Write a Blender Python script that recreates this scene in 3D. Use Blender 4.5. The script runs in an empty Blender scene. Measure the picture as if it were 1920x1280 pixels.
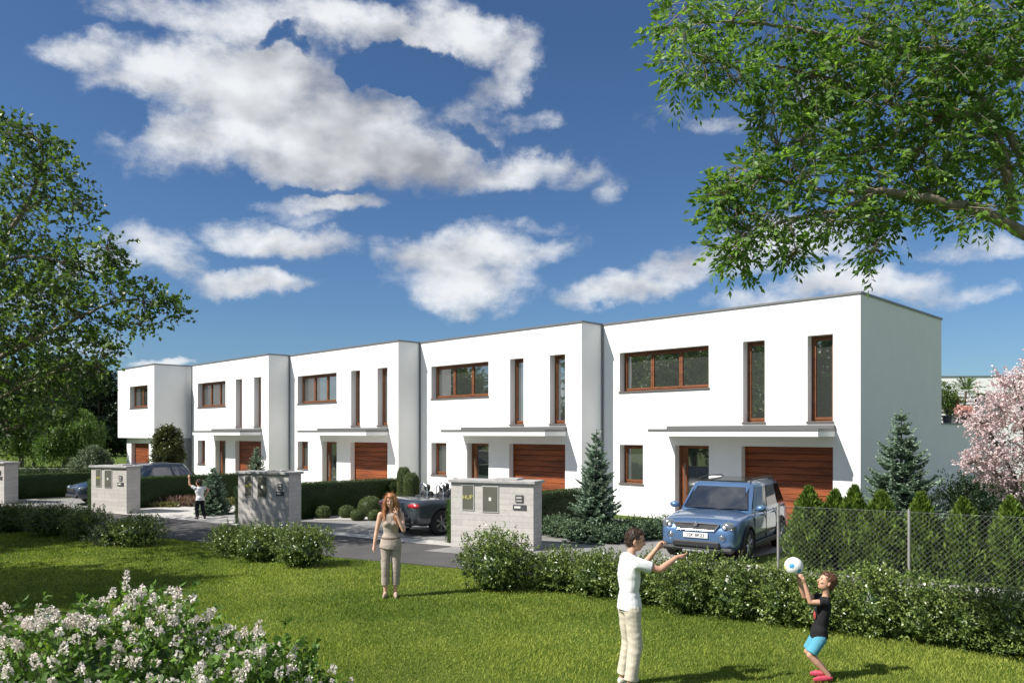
import bpy, math, random
import numpy as np
from mathutils import Vector, Matrix

scene = bpy.context.scene
COL = scene.collection
R = math.radians
# ---------------------------------------------------------------- camera
FPX, HOR, EYE = 1456.0, 812.0, 2.67          # focal length and horizon row in photo pixels, eye height in metres
cam_data = bpy.data.cameras.new('camera')
cam_data.sensor_width = 36.0
cam_data.lens = 36.0 * FPX / 1920.0
cam_data.shift_y = (HOR - 640.0) / 1920.0
cam_data.clip_start = 0.05
cam_data.clip_end = 3000.0
cam = bpy.data.objects.new('camera', cam_data)
cam.location = (0, 0, EYE)
cam.rotation_euler = (R(90), 0, R(45))
COL.objects.link(cam)
scene.camera = cam
scene.render.resolution_x, scene.render.resolution_y = 1024, 682
scene.view_settings.view_transform = 'Standard'
scene.view_settings.look = 'None'
scene.view_settings.gamma = 1.0
scene.view_settings.exposure = 0.55
scene.cycles.max_bounces = 6
scene.cycles.diffuse_bounces = 3
scene.cycles.glossy_bounces = 3
scene.cycles.transmission_bounces = 4
scene.cycles.transparent_max_bounces = 6
scene.cycles.use_denoising = True

C45 = math.sqrt(0.5)
def W(lat, d, z=0.0):
    """a point so many metres right of and ahead of the photographer's spot"""
    return Vector((C45 * (lat - d), C45 * (lat + d), z))
def P(px, py, d):
    return W((px - 960.0) * d / FPX, d, EYE + (HOR - py) * d / FPX)
def G(px, py, z=0.0):
    d = FPX * (EYE - z) / (py - HOR)
    return W((px - 960.0) * d / FPX, d, z)

# ---------------------------------------------------------------- sun
SUN = Vector((0.43, 1.0, -1.10)).normalized()      # direction in which the light travels
sl = bpy.data.lights.new('sun', 'SUN')
sl.energy = 5.0
sl.angle = R(0.5)
sl.color = (1.0, 0.955, 0.88)
sun = bpy.data.objects.new('sun', sl)
sun.rotation_euler = SUN.to_track_quat('-Z', 'Y').to_euler()
sun.location = (-20, -30, 40)
COL.objects.link(sun)

# ---------------------------------------------------------------- world: sky and clouds at infinity
world = bpy.data.worlds.new('World')
scene.world = world
world.use_nodes = True
wn, wl = world.node_tree.nodes, world.node_tree.links
wn.clear()
class NT:
    def __init__(s, nodes, links): s.n, s.l = nodes, links
    def new(s, t, **kw):
        nd = s.n.new(t)
        for k, v in kw.items(): setattr(nd, k, v)
        return nd
    def put(s, sock, v):
        if hasattr(v, 'is_output') or isinstance(v, bpy.types.NodeSocket): s.l.new(v, sock)
        else: sock.default_value = v
    def m(s, op, a, b=None, c=None, clamp=False):
        nd = s.new('ShaderNodeMath', operation=op, use_clamp=clamp)
        s.put(nd.inputs[0], a)
        if b is not None: s.put(nd.inputs[1], b)
        if c is not None: s.put(nd.inputs[2], c)
        return nd.outputs[0]
    def v(s, op, a, b=None):
        nd = s.new('ShaderNodeVectorMath', operation=op)
        s.put(nd.inputs[0], a)
        if b is not None: s.put(nd.inputs[3 if op == 'SCALE' else 1], b)
        return nd.outputs[1 if op in ('DOT_PRODUCT', 'LENGTH') else 0]
    def noise(s, vec, scale, detail=6, rough=0.55, dim='3D', lac=2.0):
        nd = s.new('ShaderNodeTexNoise', noise_dimensions=dim)
        s.put(nd.inputs['Vector'], vec)
        nd.inputs['Scale'].default_value = scale
        nd.inputs['Detail'].default_value = detail
        nd.inputs['Roughness'].default_value = rough
        nd.inputs['Lacunarity'].default_value = lac
        return nd
    def mapr(s, v, a, b, c=0.0, d=1.0, interp='SMOOTHSTEP'):
        nd = s.new('ShaderNodeMapRange', interpolation_type=interp)
        s.put(nd.inputs[0], v)
        for i, q in zip((1, 2, 3, 4), (a, b, c, d)): s.put(nd.inputs[i], q)
        return nd.outputs[0]
    def mix(s, fac, a, b, blend='MIX'):
        nd = s.new('ShaderNodeMix', data_type='RGBA', blend_type=blend)
        s.put(nd.inputs[0], fac); s.put(nd.inputs[6], a); s.put(nd.inputs[7], b)
        return nd.outputs[2]
T = NT(wn, wl)
sky = T.new('ShaderNodeTexSky', sky_type='NISHITA')
sky.sun_disc = False
sky.sun_elevation = math.asin(-SUN.z)
sky.sun_rotation = math.atan2(-SUN.x, -SUN.y)
sky.air_density = 1.0
sky.dust_density = 0.35
sky.ozone_density = 2.2
tc = T.new('ShaderNodeTexCoord')
D = tc.outputs['Generated']
dx = T.v('DOT_PRODUCT', D, (C45, C45, 0))
dy = T.v('DOT_PRODUCT', D, (-C45, C45, 0))
dz = T.v('DOT_PRODUCT', D, (0, 0, 1))
den = T.m('MAXIMUM', T.m('ADD', dy, 1.0), 0.05)
uu = T.m('DIVIDE', T.m('MULTIPLY', dx, 2.0), den)
vv = T.m('DIVIDE', T.m('MULTIPLY', dz, 2.0), den)
cmb = T.new('ShaderNodeCombineXYZ')
T.put(cmb.inputs[0], uu); T.put(cmb.inputs[1], vv)
UV = cmb.outputs[0]
def suv(px, py):
    x, z = (px - 960) / FPX, (HOR - py) / FPX
    L = math.sqrt(x * x + z * z + 1)
    return 2 * x / L / (1 + 1 / L), 2 * z / L / (1 + 1 / L)
# where clouds stand in the sky: centre, half axes (photo pixels), tilt (deg), strength
CLOUDS = [
    (170, 82, 110, 34, -6, .75), (330, 120, 170, 62, -10, 1.0), (470, 170, 190, 100, -8, 1.15), (400, 260, 190, 72, -6, 1.0), (620, 240, 230, 110, 4, 1.1),
    (540, 312, 180, 32, 2, .8), (760, 290, 200, 66, 6, .95), (330, 22, 200, 36, 6, .55), (520, 30, 150, 46, 10, .6), (700, 45, 230, 46, 8, .95), (880, 72, 130, 50, 25, 1.0),
    (965, 130, 48, 78, 15, .95), (920, 190, 70, 34, -35, .5), (930, 322, 190, 36, -3, .85), (1080, 325, 90, 26, -8, .55), (1138, 350, 34, 44, 30, .5), (965, 240, 80, 18, 0, .4), (860, 240, 90, 50, 0, .7),
    (612, 374, 135, 19, -2, .8), (560, 400, 60, 20, 0, .35), (520, 446, 155, 34, 3, 1.0), (470, 425, 90, 26, 4, .6), (490, 530, 138, 30, 2, 1.0), (310, 468, 78, 36, 20, .5), (180, 500, 90, 26, 0, .3),
    (860, 475, 160, 46, 0, .95), (860, 525, 140, 60, 4, 1.0), (835, 570, 80, 34, 6, .75), (1010, 470, 100, 26, -8, .5), (740, 470, 60, 28, 10, .4), (950, 428, 120, 12, -3, .28),
    (1170, 535, 130, 38, -8, 1.0), (1290, 500, 160, 48, -14, .95), (1420, 470, 170, 46, -6, .8), (1540, 450, 120, 34, -4, .6),
    (1450, 560, 130, 26, -6, .6), (1590, 535, 210, 36, -3, .8), (1745, 548, 70, 30, 10, .55), (1845, 545, 85, 24, 0, .7), (1840, 452, 130, 28, 4, .7), (1700, 525, 130, 20, 0, .5),
    (1240, 212, 60, 18, 18, .22), (1350, 226, 60, 12, 4, .14), (1540, 190, 60, 40, 0, .3), (320, 676, 62, 12, 0, .9), (120, 640, 140, 34, 0, .55), (60, 560, 120, 30, 0, .4),
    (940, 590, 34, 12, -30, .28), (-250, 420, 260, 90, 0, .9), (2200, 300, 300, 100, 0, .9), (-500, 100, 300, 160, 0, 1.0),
]
HOLES = [(515, 60, 50, 16, -20, .6), (560, 80, 30, 14, 20, .4), (600, 350, 170, 8, 0, .3), (775, 128, 100, 46, 10, 1.35), (662, 128, 34, 22, 0, .8), (880, 250, 60, 18, 20, .5), (230, 190, 60, 60, 30, .5), (1085, 260, 40, 40, 0, .4)]
warpn = T.noise(UV, 9.0, 6, 0.62)
warp = T.v('SCALE', T.v('SUBTRACT', warpn.outputs['Color'], (0.5, 0.5, 0.5)), 0.085)
UVW = T.v('ADD', UV, warp)
def blobq(cx, cy, rx, ry, tilt):
    a, b = suv(cx, cy)
    k = (suv(cx + 1, cy)[0] - suv(cx - 1, cy)[0]) / 2
    k2 = (suv(cx, cy - 1)[1] - suv(cx, cy + 1)[1]) / 2
    mp = T.new('ShaderNodeMapping', vector_type='TEXTURE')
    T.put(mp.inputs['Vector'], UVW)
    mp.inputs['Location'].default_value = (a, b, 0)
    mp.inputs['Rotation'].default_value = (0, 0, R(-tilt))
    mp.inputs['Scale'].default_value = (rx * k * 1.06, ry * k2 * 1.12, 1)
    return T.v('DOT_PRODUCT', mp.outputs[0], mp.outputs[0])
field = None
for (cx, cy, rx, ry, tilt, st) in CLOUDS:
    e = T.m('MULTIPLY', T.m('SUBTRACT', 1.0, blobq(cx, cy, rx, ry, tilt)), st)
    field = e if field is None else T.m('SMOOTH_MAX', field, e, 0.2)
for (cx, cy, rx, ry, tilt, st) in HOLES:
    e = T.m('MAXIMUM', T.m('SUBTRACT', 1.0, blobq(cx, cy, rx, ry, tilt)), 0.0)
    field = T.m('SUBTRACT', field, T.m('MULTIPLY', e, st * 1.5))
field = T.m('MAXIMUM', field, -0.6)
# unseen broken cloud added outside the view to brighten and whiten the shaded walls
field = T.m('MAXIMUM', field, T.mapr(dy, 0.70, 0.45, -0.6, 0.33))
fuv = T.v('MULTIPLY', UV, (1.0, 1.5, 1.0))
n1 = T.noise(fuv, 5.0, 12, 0.57)
n3 = T.noise(fuv, 2.6, 4, 0.5)
n4 = T.noise(T.v('ADD', fuv, (3.1, 1.7, 0.4)), 17.0, 10, 0.66)
dens = T.m('ADD', field, T.m('MULTIPLY', T.m('SUBTRACT', n1.outputs['Fac'], 0.50), 1.9))
dens = T.m('ADD', dens, T.m('MULTIPLY', T.m('SUBTRACT', n4.outputs['Fac'], 0.5), 1.7))
alpha = T.m('POWER', T.mapr(dens, -0.15, 1.25, interp='SMOOTHERSTEP'), 0.75)
r1 = T.noise(fuv, 5.0, 4.5, 0.5)
r2 = T.noise(T.v('ADD', fuv, (-0.018, 0.045, 0.0)), 5.0, 4.5, 0.5)
relief = T.m('SUBTRACT', r1.outputs['Fac'], r2.outputs['Fac'])
lum = T.m('ADD', T.m('ADD', 0.615, T.m('MULTIPLY', relief, 1.5)), T.m('MULTIPLY', T.m('SUBTRACT', n4.outputs['Fac'], 0.5), 0.12))
lum = T.m('SUBTRACT', lum, T.mapr(dens, 0.9, 2.4, 0.0, 0.08))
lum = T.m('ADD', lum, T.m('MULTIPLY', T.m('SUBTRACT', n3.outputs['Fac'], 0.5), 0.2))
# the thick middle of the big cloud is greyer underneath
for (cx, cy, rx, ry, am) in [(740, 235, 230, 120, .20), (650, 320, 320, 50, .10), (350, 300, 150, 40, .05), (520, 475, 150, 26, .08), (490, 548, 140, 20, .08), (1220, 555, 200, 30, .08), (860, 480, 150, 60, .08), (640, 130, 90, 60, .05), (1300, 500, 150, 40, .05)]:
    a, b = suv(cx, cy)
    mp = T.new('ShaderNodeMapping', vector_type='TEXTURE')
    T.put(mp.inputs['Vector'], UVW)
    mp.inputs['Location'].default_value = (a, b, 0)
    mp.inputs['Scale'].default_value = (rx / FPX * 1.1, ry / FPX * 1.1, 1)
    q = T.v('DOT_PRODUCT', mp.outputs[0], mp.outputs[0])
    lum = T.m('SUBTRACT', lum, T.mapr(q, 0.0, 1.4, am, 0.0))
lum = T.m('MINIMUM', T.m('MAXIMUM', lum, 0.27), 0.64)
cc = T.new('ShaderNodeCombineXYZ')
T.put(cc.inputs[0], T.m('MULTIPLY', lum, 0.965)); T.put(cc.inputs[1], T.m('MULTIPLY', lum, 0.985)); T.put(cc.inputs[2], T.m('ADD', T.m('MULTIPLY', lum, 0.96), 0.03))
SKY_STRENGTH = 0.085
skyc = T.mix(1.0, sky.outputs[0], (0.435, 0.59, 0.765, 1.0), 'MULTIPLY')
cloudc = T.v('SCALE', cc.outputs[0], 1.0 / SKY_STRENGTH)
up = T.mapr(dz, -0.01, 0.02)
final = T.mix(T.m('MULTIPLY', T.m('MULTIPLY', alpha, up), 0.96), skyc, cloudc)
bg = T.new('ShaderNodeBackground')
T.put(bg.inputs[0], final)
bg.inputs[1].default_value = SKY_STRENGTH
wo = T.new('ShaderNodeOutputWorld')
wl.new(bg.outputs[0], wo.inputs[0])
world.cycles.sampling_method = 'MANUAL'
world.cycles.sample_map_resolution = 512

# ---------------------------------------------------------------- materials
def mat_new(name):
    m = bpy.data.materials.new(name)
    m.use_nodes = True
    nt = m.node_tree
    nt.nodes.clear()
    t = NT(nt.nodes, nt.links)
    out = t.new('ShaderNodeOutputMaterial')
    return m, t, out
def pmat(name, col, rough=0.6, metal=0.0, var=0.0, vscale=3.0, bump=0.0, bscale=60.0, coat=0.0, spec=0.5, col2=None):
    m, t, out = mat_new(name)
    b = t.new('ShaderNodeBsdfPrincipled')
    b.inputs['Roughness'].default_value = rough
    b.inputs['Metallic'].default_value = metal
    b.inputs['Coat Weight'].default_value = coat
    b.inputs['Specular IOR Level'].default_value = spec
    c = tuple(col) + (1.0,)
    tcn = t.new('ShaderNodeTexCoord')
    if var > 0 or col2:
        n = t.noise(tcn.outputs['Object'], vscale, 8, 0.65)
        c2 = tuple(col2) + (1.0,) if col2 else tuple(max(0, x * (1 - var)) for x in col) + (1.0,)
        f = t.mapr(n.outputs['Fac'], 0.32, 0.68)
        t.put(b.inputs['Base Color'], t.mix(f, c, c2))
    else:
        b.inputs['Base Color'].default_value = c
    if bump > 0:
        n = t.noise(tcn.outputs['Object'], bscale, 6, 0.7)
        bp = t.new('ShaderNodeBump')
        bp.inputs['Strength'].default_value = bump
        bp.inputs['Distance'].default_value = 0.02
        t.put(bp.inputs['Height'], n.outputs['Fac'])
        t.put(b.inputs['Normal'], bp.outputs[0])
    t.l.new(b.outputs[0], out.inputs[0])
    return m
def leafmat(name, dark, light, trans=0.3, rough=0.45, gloss=0.35, tint=None):
    """foliage: each leaf's own tone sits in the attribute 'tone'"""
    m, t, out = mat_new(name)
    at = t.new('ShaderNodeAttribute', attribute_name='tone')
    c = t.mix(at.outputs['Fac'], tuple(dark) + (1,), tuple(light) + (1,))
    b = t.new('ShaderNodeBsdfPrincipled')
    t.put(b.inputs['Base Color'], c)
    b.inputs['Roughness'].default_value = rough
    b.inputs['Specular IOR Level'].default_value = gloss
    tr = t.new('ShaderNodeBsdfTranslucent')
    tt = tint or (1.15, 1.25, 0.45, 1)
    t.put(tr.inputs[0], t.mix(1.0, c, tt, 'MULTIPLY'))
    mx = t.new('ShaderNodeMixShader')
    mx.inputs[0].default_value = trans
    t.l.new(b.outputs[0], mx.inputs[1]); t.l.new(tr.outputs[0], mx.inputs[2])
    t.l.new(mx.outputs[0], out.inputs[0])
    return m
def wood_mat(name, c1, c2, rough=0.4, scale=(1.5, 1.5, 30)):
    m, t, out = mat_new(name)
    tcn = t.new('ShaderNodeTexCoord')
    n = t.noise(t.v('MULTIPLY', tcn.outputs['Object'], scale), 1.5, 6, 0.6)
    n2 = t.noise(t.v('MULTIPLY', tcn.outputs['Object'], (0.6, 0.6, 5.2)), 1.0, 1, 0.5)
    f = t.m('ADD', t.m('MULTIPLY', n.outputs['Fac'], 0.6), t.m('MULTIPLY', n2.outputs['Fac'], 0.4))
    b = t.new('ShaderNodeBsdfPrincipled')
    t.put(b.inputs['Base Color'], t.mix(t.mapr(f, 0.36, 0.64), tuple(c1) + (1,), tuple(c2) + (1,)))
    b.inputs['Roughness'].default_value = rough
    t.l.new(b.outputs[0], out.inputs[0])
    return m
def pane_mat(name, refl=0.5, dark=(0.03, 0.035, 0.035)):
    """coated window glass over a dim room"""
    m, t, out = mat_new(name)
    d = t.new('ShaderNodeBsdfDiffuse'); d.inputs[0].default_value = tuple(dark) + (1,)
    g = t.new('ShaderNodeBsdfGlossy'); g.inputs[0].default_value = (0.95, 0.93, 0.92, 1); g.inputs['Roughness'].default_value = 0.02
    tcn = t.new('ShaderNodeTexCoord')
    n = t.noise(tcn.outputs['Object'], 1.3, 2, 0.4)
    bp = t.new('ShaderNodeBump'); bp.inputs['Strength'].default_value = 0.05; bp.inputs['Distance'].default_value = 0.05
    t.put(bp.inputs['Height'], n.outputs['Fac'])
    t.put(g.inputs['Normal'], bp.outputs[0])
    mx = t.new('ShaderNodeMixShader'); mx.inputs[0].default_value = refl
    t.l.new(d.outputs[0], mx.inputs[1]); t.l.new(g.outputs[0], mx.inputs[2])
    t.l.new(mx.outputs[0], out.inputs[0])
    return m

def brick_mat(name, c1, c2, mortar, bw, bh, msize=0.006, bump=0.3, rough=0.85, var=0.25):
    m, t, out = mat_new(name)
    tcn = t.new('ShaderNodeTexCoord')
    sp = t.new('ShaderNodeSeparateXYZ'); t.put(sp.inputs[0], tcn.outputs['Object'])
    cb = t.new('ShaderNodeCombineXYZ')
    t.put(cb.inputs[0], t.m('ADD', sp.outputs[0], sp.outputs[1])); t.put(cb.inputs[1], sp.outputs[2])
    br = t.new('ShaderNodeTexBrick')
    t.put(br.inputs['Vector'], cb.outputs[0])
    br.inputs['Color1'].default_value = tuple(c1) + (1,); br.inputs['Color2'].default_value = tuple(c2) + (1,)
    br.inputs['Mortar'].default_value = tuple(mortar) + (1,)
    br.inputs['Scale'].default_value = 1.0; br.inputs['Mortar Size'].default_value = msize
    br.inputs['Brick Width'].default_value = bw; br.inputs['Row Height'].default_value = bh
    n = t.noise(tcn.outputs['Object'], 9.0, 9, 0.7)
    col = t.mix(t.mapr(n.outputs['Fac'], 0.3, 0.7, 0.0, var), br.outputs[0], (0.12, 0.11, 0.10, 1))
    b = t.new('ShaderNodeBsdfPrincipled'); b.inputs['Roughness'].default_value = rough
    t.put(b.inputs['Base Color'], col)
    bp = t.new('ShaderNodeBump'); bp.inputs['Strength'].default_value = bump; bp.inputs['Distance'].default_value = 0.01
    t.put(bp.inputs['Height'], t.m('ADD', t.m('MULTIPLY', br.outputs['Fac'], -1.0), t.m('MULTIPLY', n.outputs['Fac'], 0.7)))
    t.put(b.inputs['Normal'], bp.outputs[0])
    t.l.new(b.outputs[0], out.inputs[0])
    return m

# ---------------------------------------------------------------- object helpers
def tag(o, label=None, cat=None, group=None, kind=None):
    if label: o['label'] = label
    if cat: o['category'] = cat
    if group: o['group'] = group
    if kind: o['kind'] = kind
    return o
def empty(name, loc=(0, 0, 0), rz=0.0, label=None, cat=None, group=None):
    o = bpy.data.objects.new(name, None)
    o.empty_display_size = 0.2
    o.location = loc
    o.rotation_euler = (0, 0, rz)
    COL.objects.link(o)
    return tag(o, label, cat, group)
def link(name, me, mat, parent=None, smooth=False):
    o = bpy.data.objects.new(name, me)
    if mat is not None and not me.materials: me.materials.append(mat)
    COL.objects.link(o)
    if parent is not None: o.parent = parent
    if smooth:
        me.polygons.foreach_set('use_smooth', [True] * len(me.polygons))
    return o
class MB:
    """collects shapes, then builds them as one mesh"""
    def __init__(s): s.v, s.f = [], []
    def add(s, vs, fs):
        k = len(s.v); s.v += [tuple(q) for q in vs]; s.f += [tuple(i + k for i in f) for f in fs]; return s
    def box(s, x0, x1, y0, y1, z0, z1, M=None, bev=0.0):
        if bev <= 0:
            vs = [(x0, y0, z0), (x1, y0, z0), (x1, y1, z0), (x0, y1, z0), (x0, y0, z1), (x1, y0, z1), (x1, y1, z1), (x0, y1, z1)]
            fs = [(0, 3, 2, 1), (4, 5, 6, 7), (0, 1, 5, 4), (1, 2, 6, 5), (2, 3, 7, 6), (3, 0, 4, 7)]
        else:
            b = min(bev, (x1 - x0) / 2.01, (y1 - y0) / 2.01, (z1 - z0) / 2.01)
            vs = []
            for (zz, i) in ((z0, b), (z0 + b, 0), (z1 - b, 0), (z1, b)):
                vs += [(x0 + b, y0 + i, zz), (x1 - b, y0 + i, zz), (x1 - i, y0 + b, zz), (x1 - i, y1 - b, zz), (x1 - b, y1 - i, zz), (x0 + b, y1 - i, zz), (x0 + i, y1 - b, zz), (x0 + i, y0 + b, zz)]
            fs = [tuple(range(7, -1, -1)), tuple(range(24, 32))]
            for r in range(3):
                for i in range(8):
                    j = (i + 1) % 8
                    fs.append((r * 8 + i, r * 8 + j, r * 8 + 8 + j, r * 8 + 8 + i))
        if M is not None: vs = [M @ Vector(q) for q in vs]
        return s.add(vs, fs)
    def loft(s, rings, cap=True, close=True):
        n = len(rings[0]); vs = [p for r in rings for p in r]; fs = []
        for i in range(len(rings) - 1):
            for j in range(n if close else n - 1):
                k = (j + 1) % n
                fs.append((i * n + j, i * n + k, (i + 1) * n + k, (i + 1) * n + j))
        if cap and close:
            fs.append(tuple(range(n - 1, -1, -1))); fs.append(tuple(range((len(rings) - 1) * n, len(rings) * n)))
        return s.add(vs, fs)
    def tube(s, pts, rad, n=8, cap=True):
        pts = [Vector(p) for p in pts]
        if not hasattr(rad, '__len__'): rad = [rad] * len(pts)
        rings = []
        prev = None
        for i, p in enumerate(pts):
            d = (pts[min(i + 1, len(pts) - 1)] - pts[max(i - 1, 0)])
            if d.length < 1e-9: d = Vector((0, 0, 1))
            d.normalize()
            ref = prev if prev is not None else (Vector((1, 0, 0)) if abs(d.x) < 0.8 else Vector((0, 1, 0)))
            a = (ref - d * ref.dot(d)); a.normalize(); b = d.cross(a); prev = a
            rr = rad[i]
            rx, ry = rr if hasattr(rr, '__len__') else (rr, rr)
            rings.append([p + a * (rx * math.cos(2 * math.pi * k / n)) + b * (ry * math.sin(2 * math.pi * k / n)) for k in range(n)])
        return s.loft(rings, cap)
    def ell(s, c, r, nu=12, nv=8, M=None):
        rings = []
        for i in range(nv + 1):
            th = math.pi * min(max(i / nv, 0.02), 0.98)
            rings.append([Vector((c[0] + r[0] * math.sin(th) * math.cos(2 * math.pi * k / nu), c[1] + r[1] * math.sin(th) * math.sin(2 * math.pi * k / nu), c[2] - r[2] * math.cos(th))) for k in range(nu)])
        if M is not None: rings = [[M @ q for q in r_] for r_ in rings]
        return s.loft(rings)
    def mesh(s, name):
        me = bpy.data.meshes.new(name); me.from_pydata([tuple(q) for q in s.v], [], s.f); me.update(); return me
    def build(s, name, mat, parent=None, smooth=False):
        return link(name, s.mesh(name), mat, parent, smooth)
def sheet(name, pts, z, mat, kind='structure'):
    me = bpy.data.meshes.new(name)
    me.from_pydata([(p[0], p[1], z) for p in pts], [], [tuple(range(len(pts)))])
    me.update()
    if me.polygons[0].normal.z < 0: me.flip_normals()
    o = link(name, me, mat)
    return tag(o, kind=kind)

def np_mesh(name, verts, quads, tone=None, tris=False):
    k = 3 if tris else 4
    me = bpy.data.meshes.new(name)
    nv, nf = len(verts), len(quads)
    me.vertices.add(nv); me.vertices.foreach_set('co', np.asarray(verts, dtype=np.float32).ravel())
    me.loops.add(nf * k); me.loops.foreach_set('vertex_index', np.asarray(quads, dtype=np.int32).ravel())
    me.polygons.add(nf); me.polygons.foreach_set('loop_start', np.arange(0, nf * k, k, dtype=np.int32))
    me.polygons.foreach_set('loop_total', np.full(nf, k, dtype=np.int32))
    if tone is not None:
        at = me.attributes.new('tone', 'FLOAT', 'POINT')
        at.data.foreach_set('value', np.asarray(tone, dtype=np.float32))
    me.update(calc_edges=True)
    return me
def leaves(pos, axis, length, width, tone, rng, fold=0.25, droop=0.0, nrm=None):
    """one folded diamond per leaf: base, side, tip, side"""
    n = len(pos)
    axis = axis / np.maximum(np.linalg.norm(axis, axis=1, keepdims=True), 1e-6)
    r = rng.normal(size=(n, 3)) if nrm is None else nrm + rng.normal(size=(n, 3)) * 0.35
    side = np.cross(axis, r); side /= np.maximum(np.linalg.norm(side, axis=1, keepdims=True), 1e-6)
    nn = np.cross(side, axis)
    L = (length * rng.uniform(0.7, 1.25, n))[:, None] if np.ndim(length) == 0 else length[:, None]
    Wd = (width * rng.uniform(0.7, 1.2, n))[:, None] if np.ndim(width) == 0 else width[:, None]
    mid = pos + axis * L * 0.45
    a = mid + side * Wd * 0.5 + nn * Wd * fold
    b = mid - side * Wd * 0.5 + nn * Wd * fold
    tip = pos + axis * L
    tip[:, 2] -= droop * L[:, 0]
    v = np.stack([pos, a, tip, b], axis=1).reshape(-1, 3)
    q = np.arange(4 * n, dtype=np.int32).reshape(-1, 4)
    return v, q, np.repeat(tone, 4)
def unit(rng, n):
    v = rng.normal(size=(n, 3)); return v / np.linalg.norm(v, axis=1, keepdims=True)
# ================================================================ materials used throughout
M_white = pmat('white_render', (0.86, 0.855, 0.84), 0.9, var=0.03, vscale=1.2, bump=0.10, bscale=140)
M_greyrender = pmat('grey_render', (0.34, 0.34, 0.34), 0.9, var=0.05, bump=0.1, bscale=140)
M_coping = pmat('coping_metal', (0.20, 0.20, 0.205), 0.45, metal=0.4, var=0.1)
M_sill = pmat('sill_metal', (0.16, 0.13, 0.12), 0.4, metal=0.3)
M_flash = pmat('flashing_metal', (0.15, 0.15, 0.15), 0.5, metal=0.3)
M_soffit = pmat('canopy_white', (0.80, 0.80, 0.79), 0.7, var=0.03)
M_frame = wood_mat('stained_frame', (0.13, 0.042, 0.012), (0.21, 0.070, 0.020), 0.55, (4, 4, 20))
M_garage = wood_mat('garage_wood', (0.115, 0.026, 0.005), (0.31, 0.075, 0.014), 0.62)
M_pane = pane_mat('window_glass', 0.42, (0.055, 0.06, 0.055))
M_pane_dark = pane_mat('door_glass', 0.24, (0.045, 0.055, 0.05))
M_blind = pmat('blind_fabric', (0.42, 0.38, 0.36), 0.9)
M_handle = pmat('handle_steel', (0.55, 0.55, 0.55), 0.3, metal=1.0)
M_stone = brick_mat('stone_block', (0.58, 0.55, 0.51), (0.50, 0.475, 0.45), (0.38, 0.36, 0.34), 0.60, 0.13, 0.004, 0.25, var=0.2)
M_cap = pmat('cap_concrete', (0.42, 0.41, 0.40), 0.8, var=0.25, vscale=8, bump=0.3, bscale=50)
M_box = pmat('meter_box', (0.125, 0.125, 0.10), 0.5, metal=0.1, var=0.12)
M_boxrim = pmat('meter_box_rim', (0.45, 0.44, 0.42), 0.6)
M_yellow = pmat('yellow_mark', (0.62, 0.56, 0.16), 0.6)
M_pale = pmat('pale_plate', (0.72, 0.72, 0.68), 0.5)
M_dark = pmat('dark_metal', (0.10, 0.10, 0.105), 0.45, metal=0.3)

# ================================================================ the setting: ground, road, drives
def ground_mat():
    m, t, out = mat_new('lawn_soil')
    tcn = t.new('ShaderNodeTexCoord')
    big = t.noise(tcn.outputs['Object'], 0.35, 5, 0.6)
    fine = t.noise(tcn.outputs['Object'], 26, 5, 0.75)
    mid = t.noise(tcn.outputs['Object'], 2.2, 5, 0.6)
    c = t.mix(t.mapr(big.outputs['Fac'], 0.35, 0.65), (0.085, 0.15, 0.024, 1), (0.16, 0.195, 0.036, 1))
    c = t.mix(t.mapr(mid.outputs['Fac'], 0.35, 0.7, 0, 0.6), c, (0.045, 0.088, 0.008, 1))
    c = t.mix(t.mapr(fine.outputs['Fac'], 0.4, 0.65, 0, 0.65), c, (0.030, 0.055, 0.006, 1))
    b = t.new('ShaderNodeBsdfPrincipled'); b.inputs['Roughness'].default_value = 0.9; b.inputs['Specular IOR Level'].default_value = 0.15
    t.put(b.inputs['Base Color'], c)
    bp = t.new('ShaderNodeBump'); bp.inputs['Strength'].default_value = 0.8; bp.inputs['Distance'].default_value = 0.04
    t.put(bp.inputs['Height'], fine.outputs['Fac']); t.put(b.inputs['Normal'], bp.outputs[0])
    t.l.new(b.outputs[0], out.inputs[0])
    return m
M_lawn = ground_mat()
M_road = pmat('asphalt', (0.105, 0.101, 0.100), 0.9, var=0.25, vscale=1.1, bump=0.5, bscale=240, spec=0.25)
M_drive = pmat('grey_paving', (0.25, 0.245, 0.235), 0.85, var=0.2, vscale=2.0, bump=0.3, bscale=150)
M_pave = brick_mat('pale_paving', (0.50, 0.48, 0.45), (0.44, 0.43, 0.40), (0.28, 0.27, 0.25), 0.6, 0.3, 0.006, 0.1, var=0.12)
M_kerb = pmat('kerb_concrete', (0.42, 0.41, 0.39), 0.85, var=0.2, bump=0.3, bscale=80)
M_gravel = pmat('pale_gravel', (0.58, 0.55, 0.50), 0.95, var=0.35, vscale=45, bump=0.8, bscale=90)
sheet('ground', [(-1500, -1500), (1500, -1500), (1500, 1500), (-1500, 1500)], 0.0, M_lawn)
def L2(lat, d): return W(lat, d)[:2]
far = [(-60, 57), (-12.4, 25.4), (-2.6, 19.0), (-0.4, 17.75), (9.5, 11.9), (22, 4.7)]
near = [(22, 2.2), (5.0, 11.85), (-1.16, 15.4), (-3.65, 16.65), (-8.5, 19.6), (-60, 51)]
sheet('road', [L2(*q) for q in far + near], 0.008, M_road)
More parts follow.
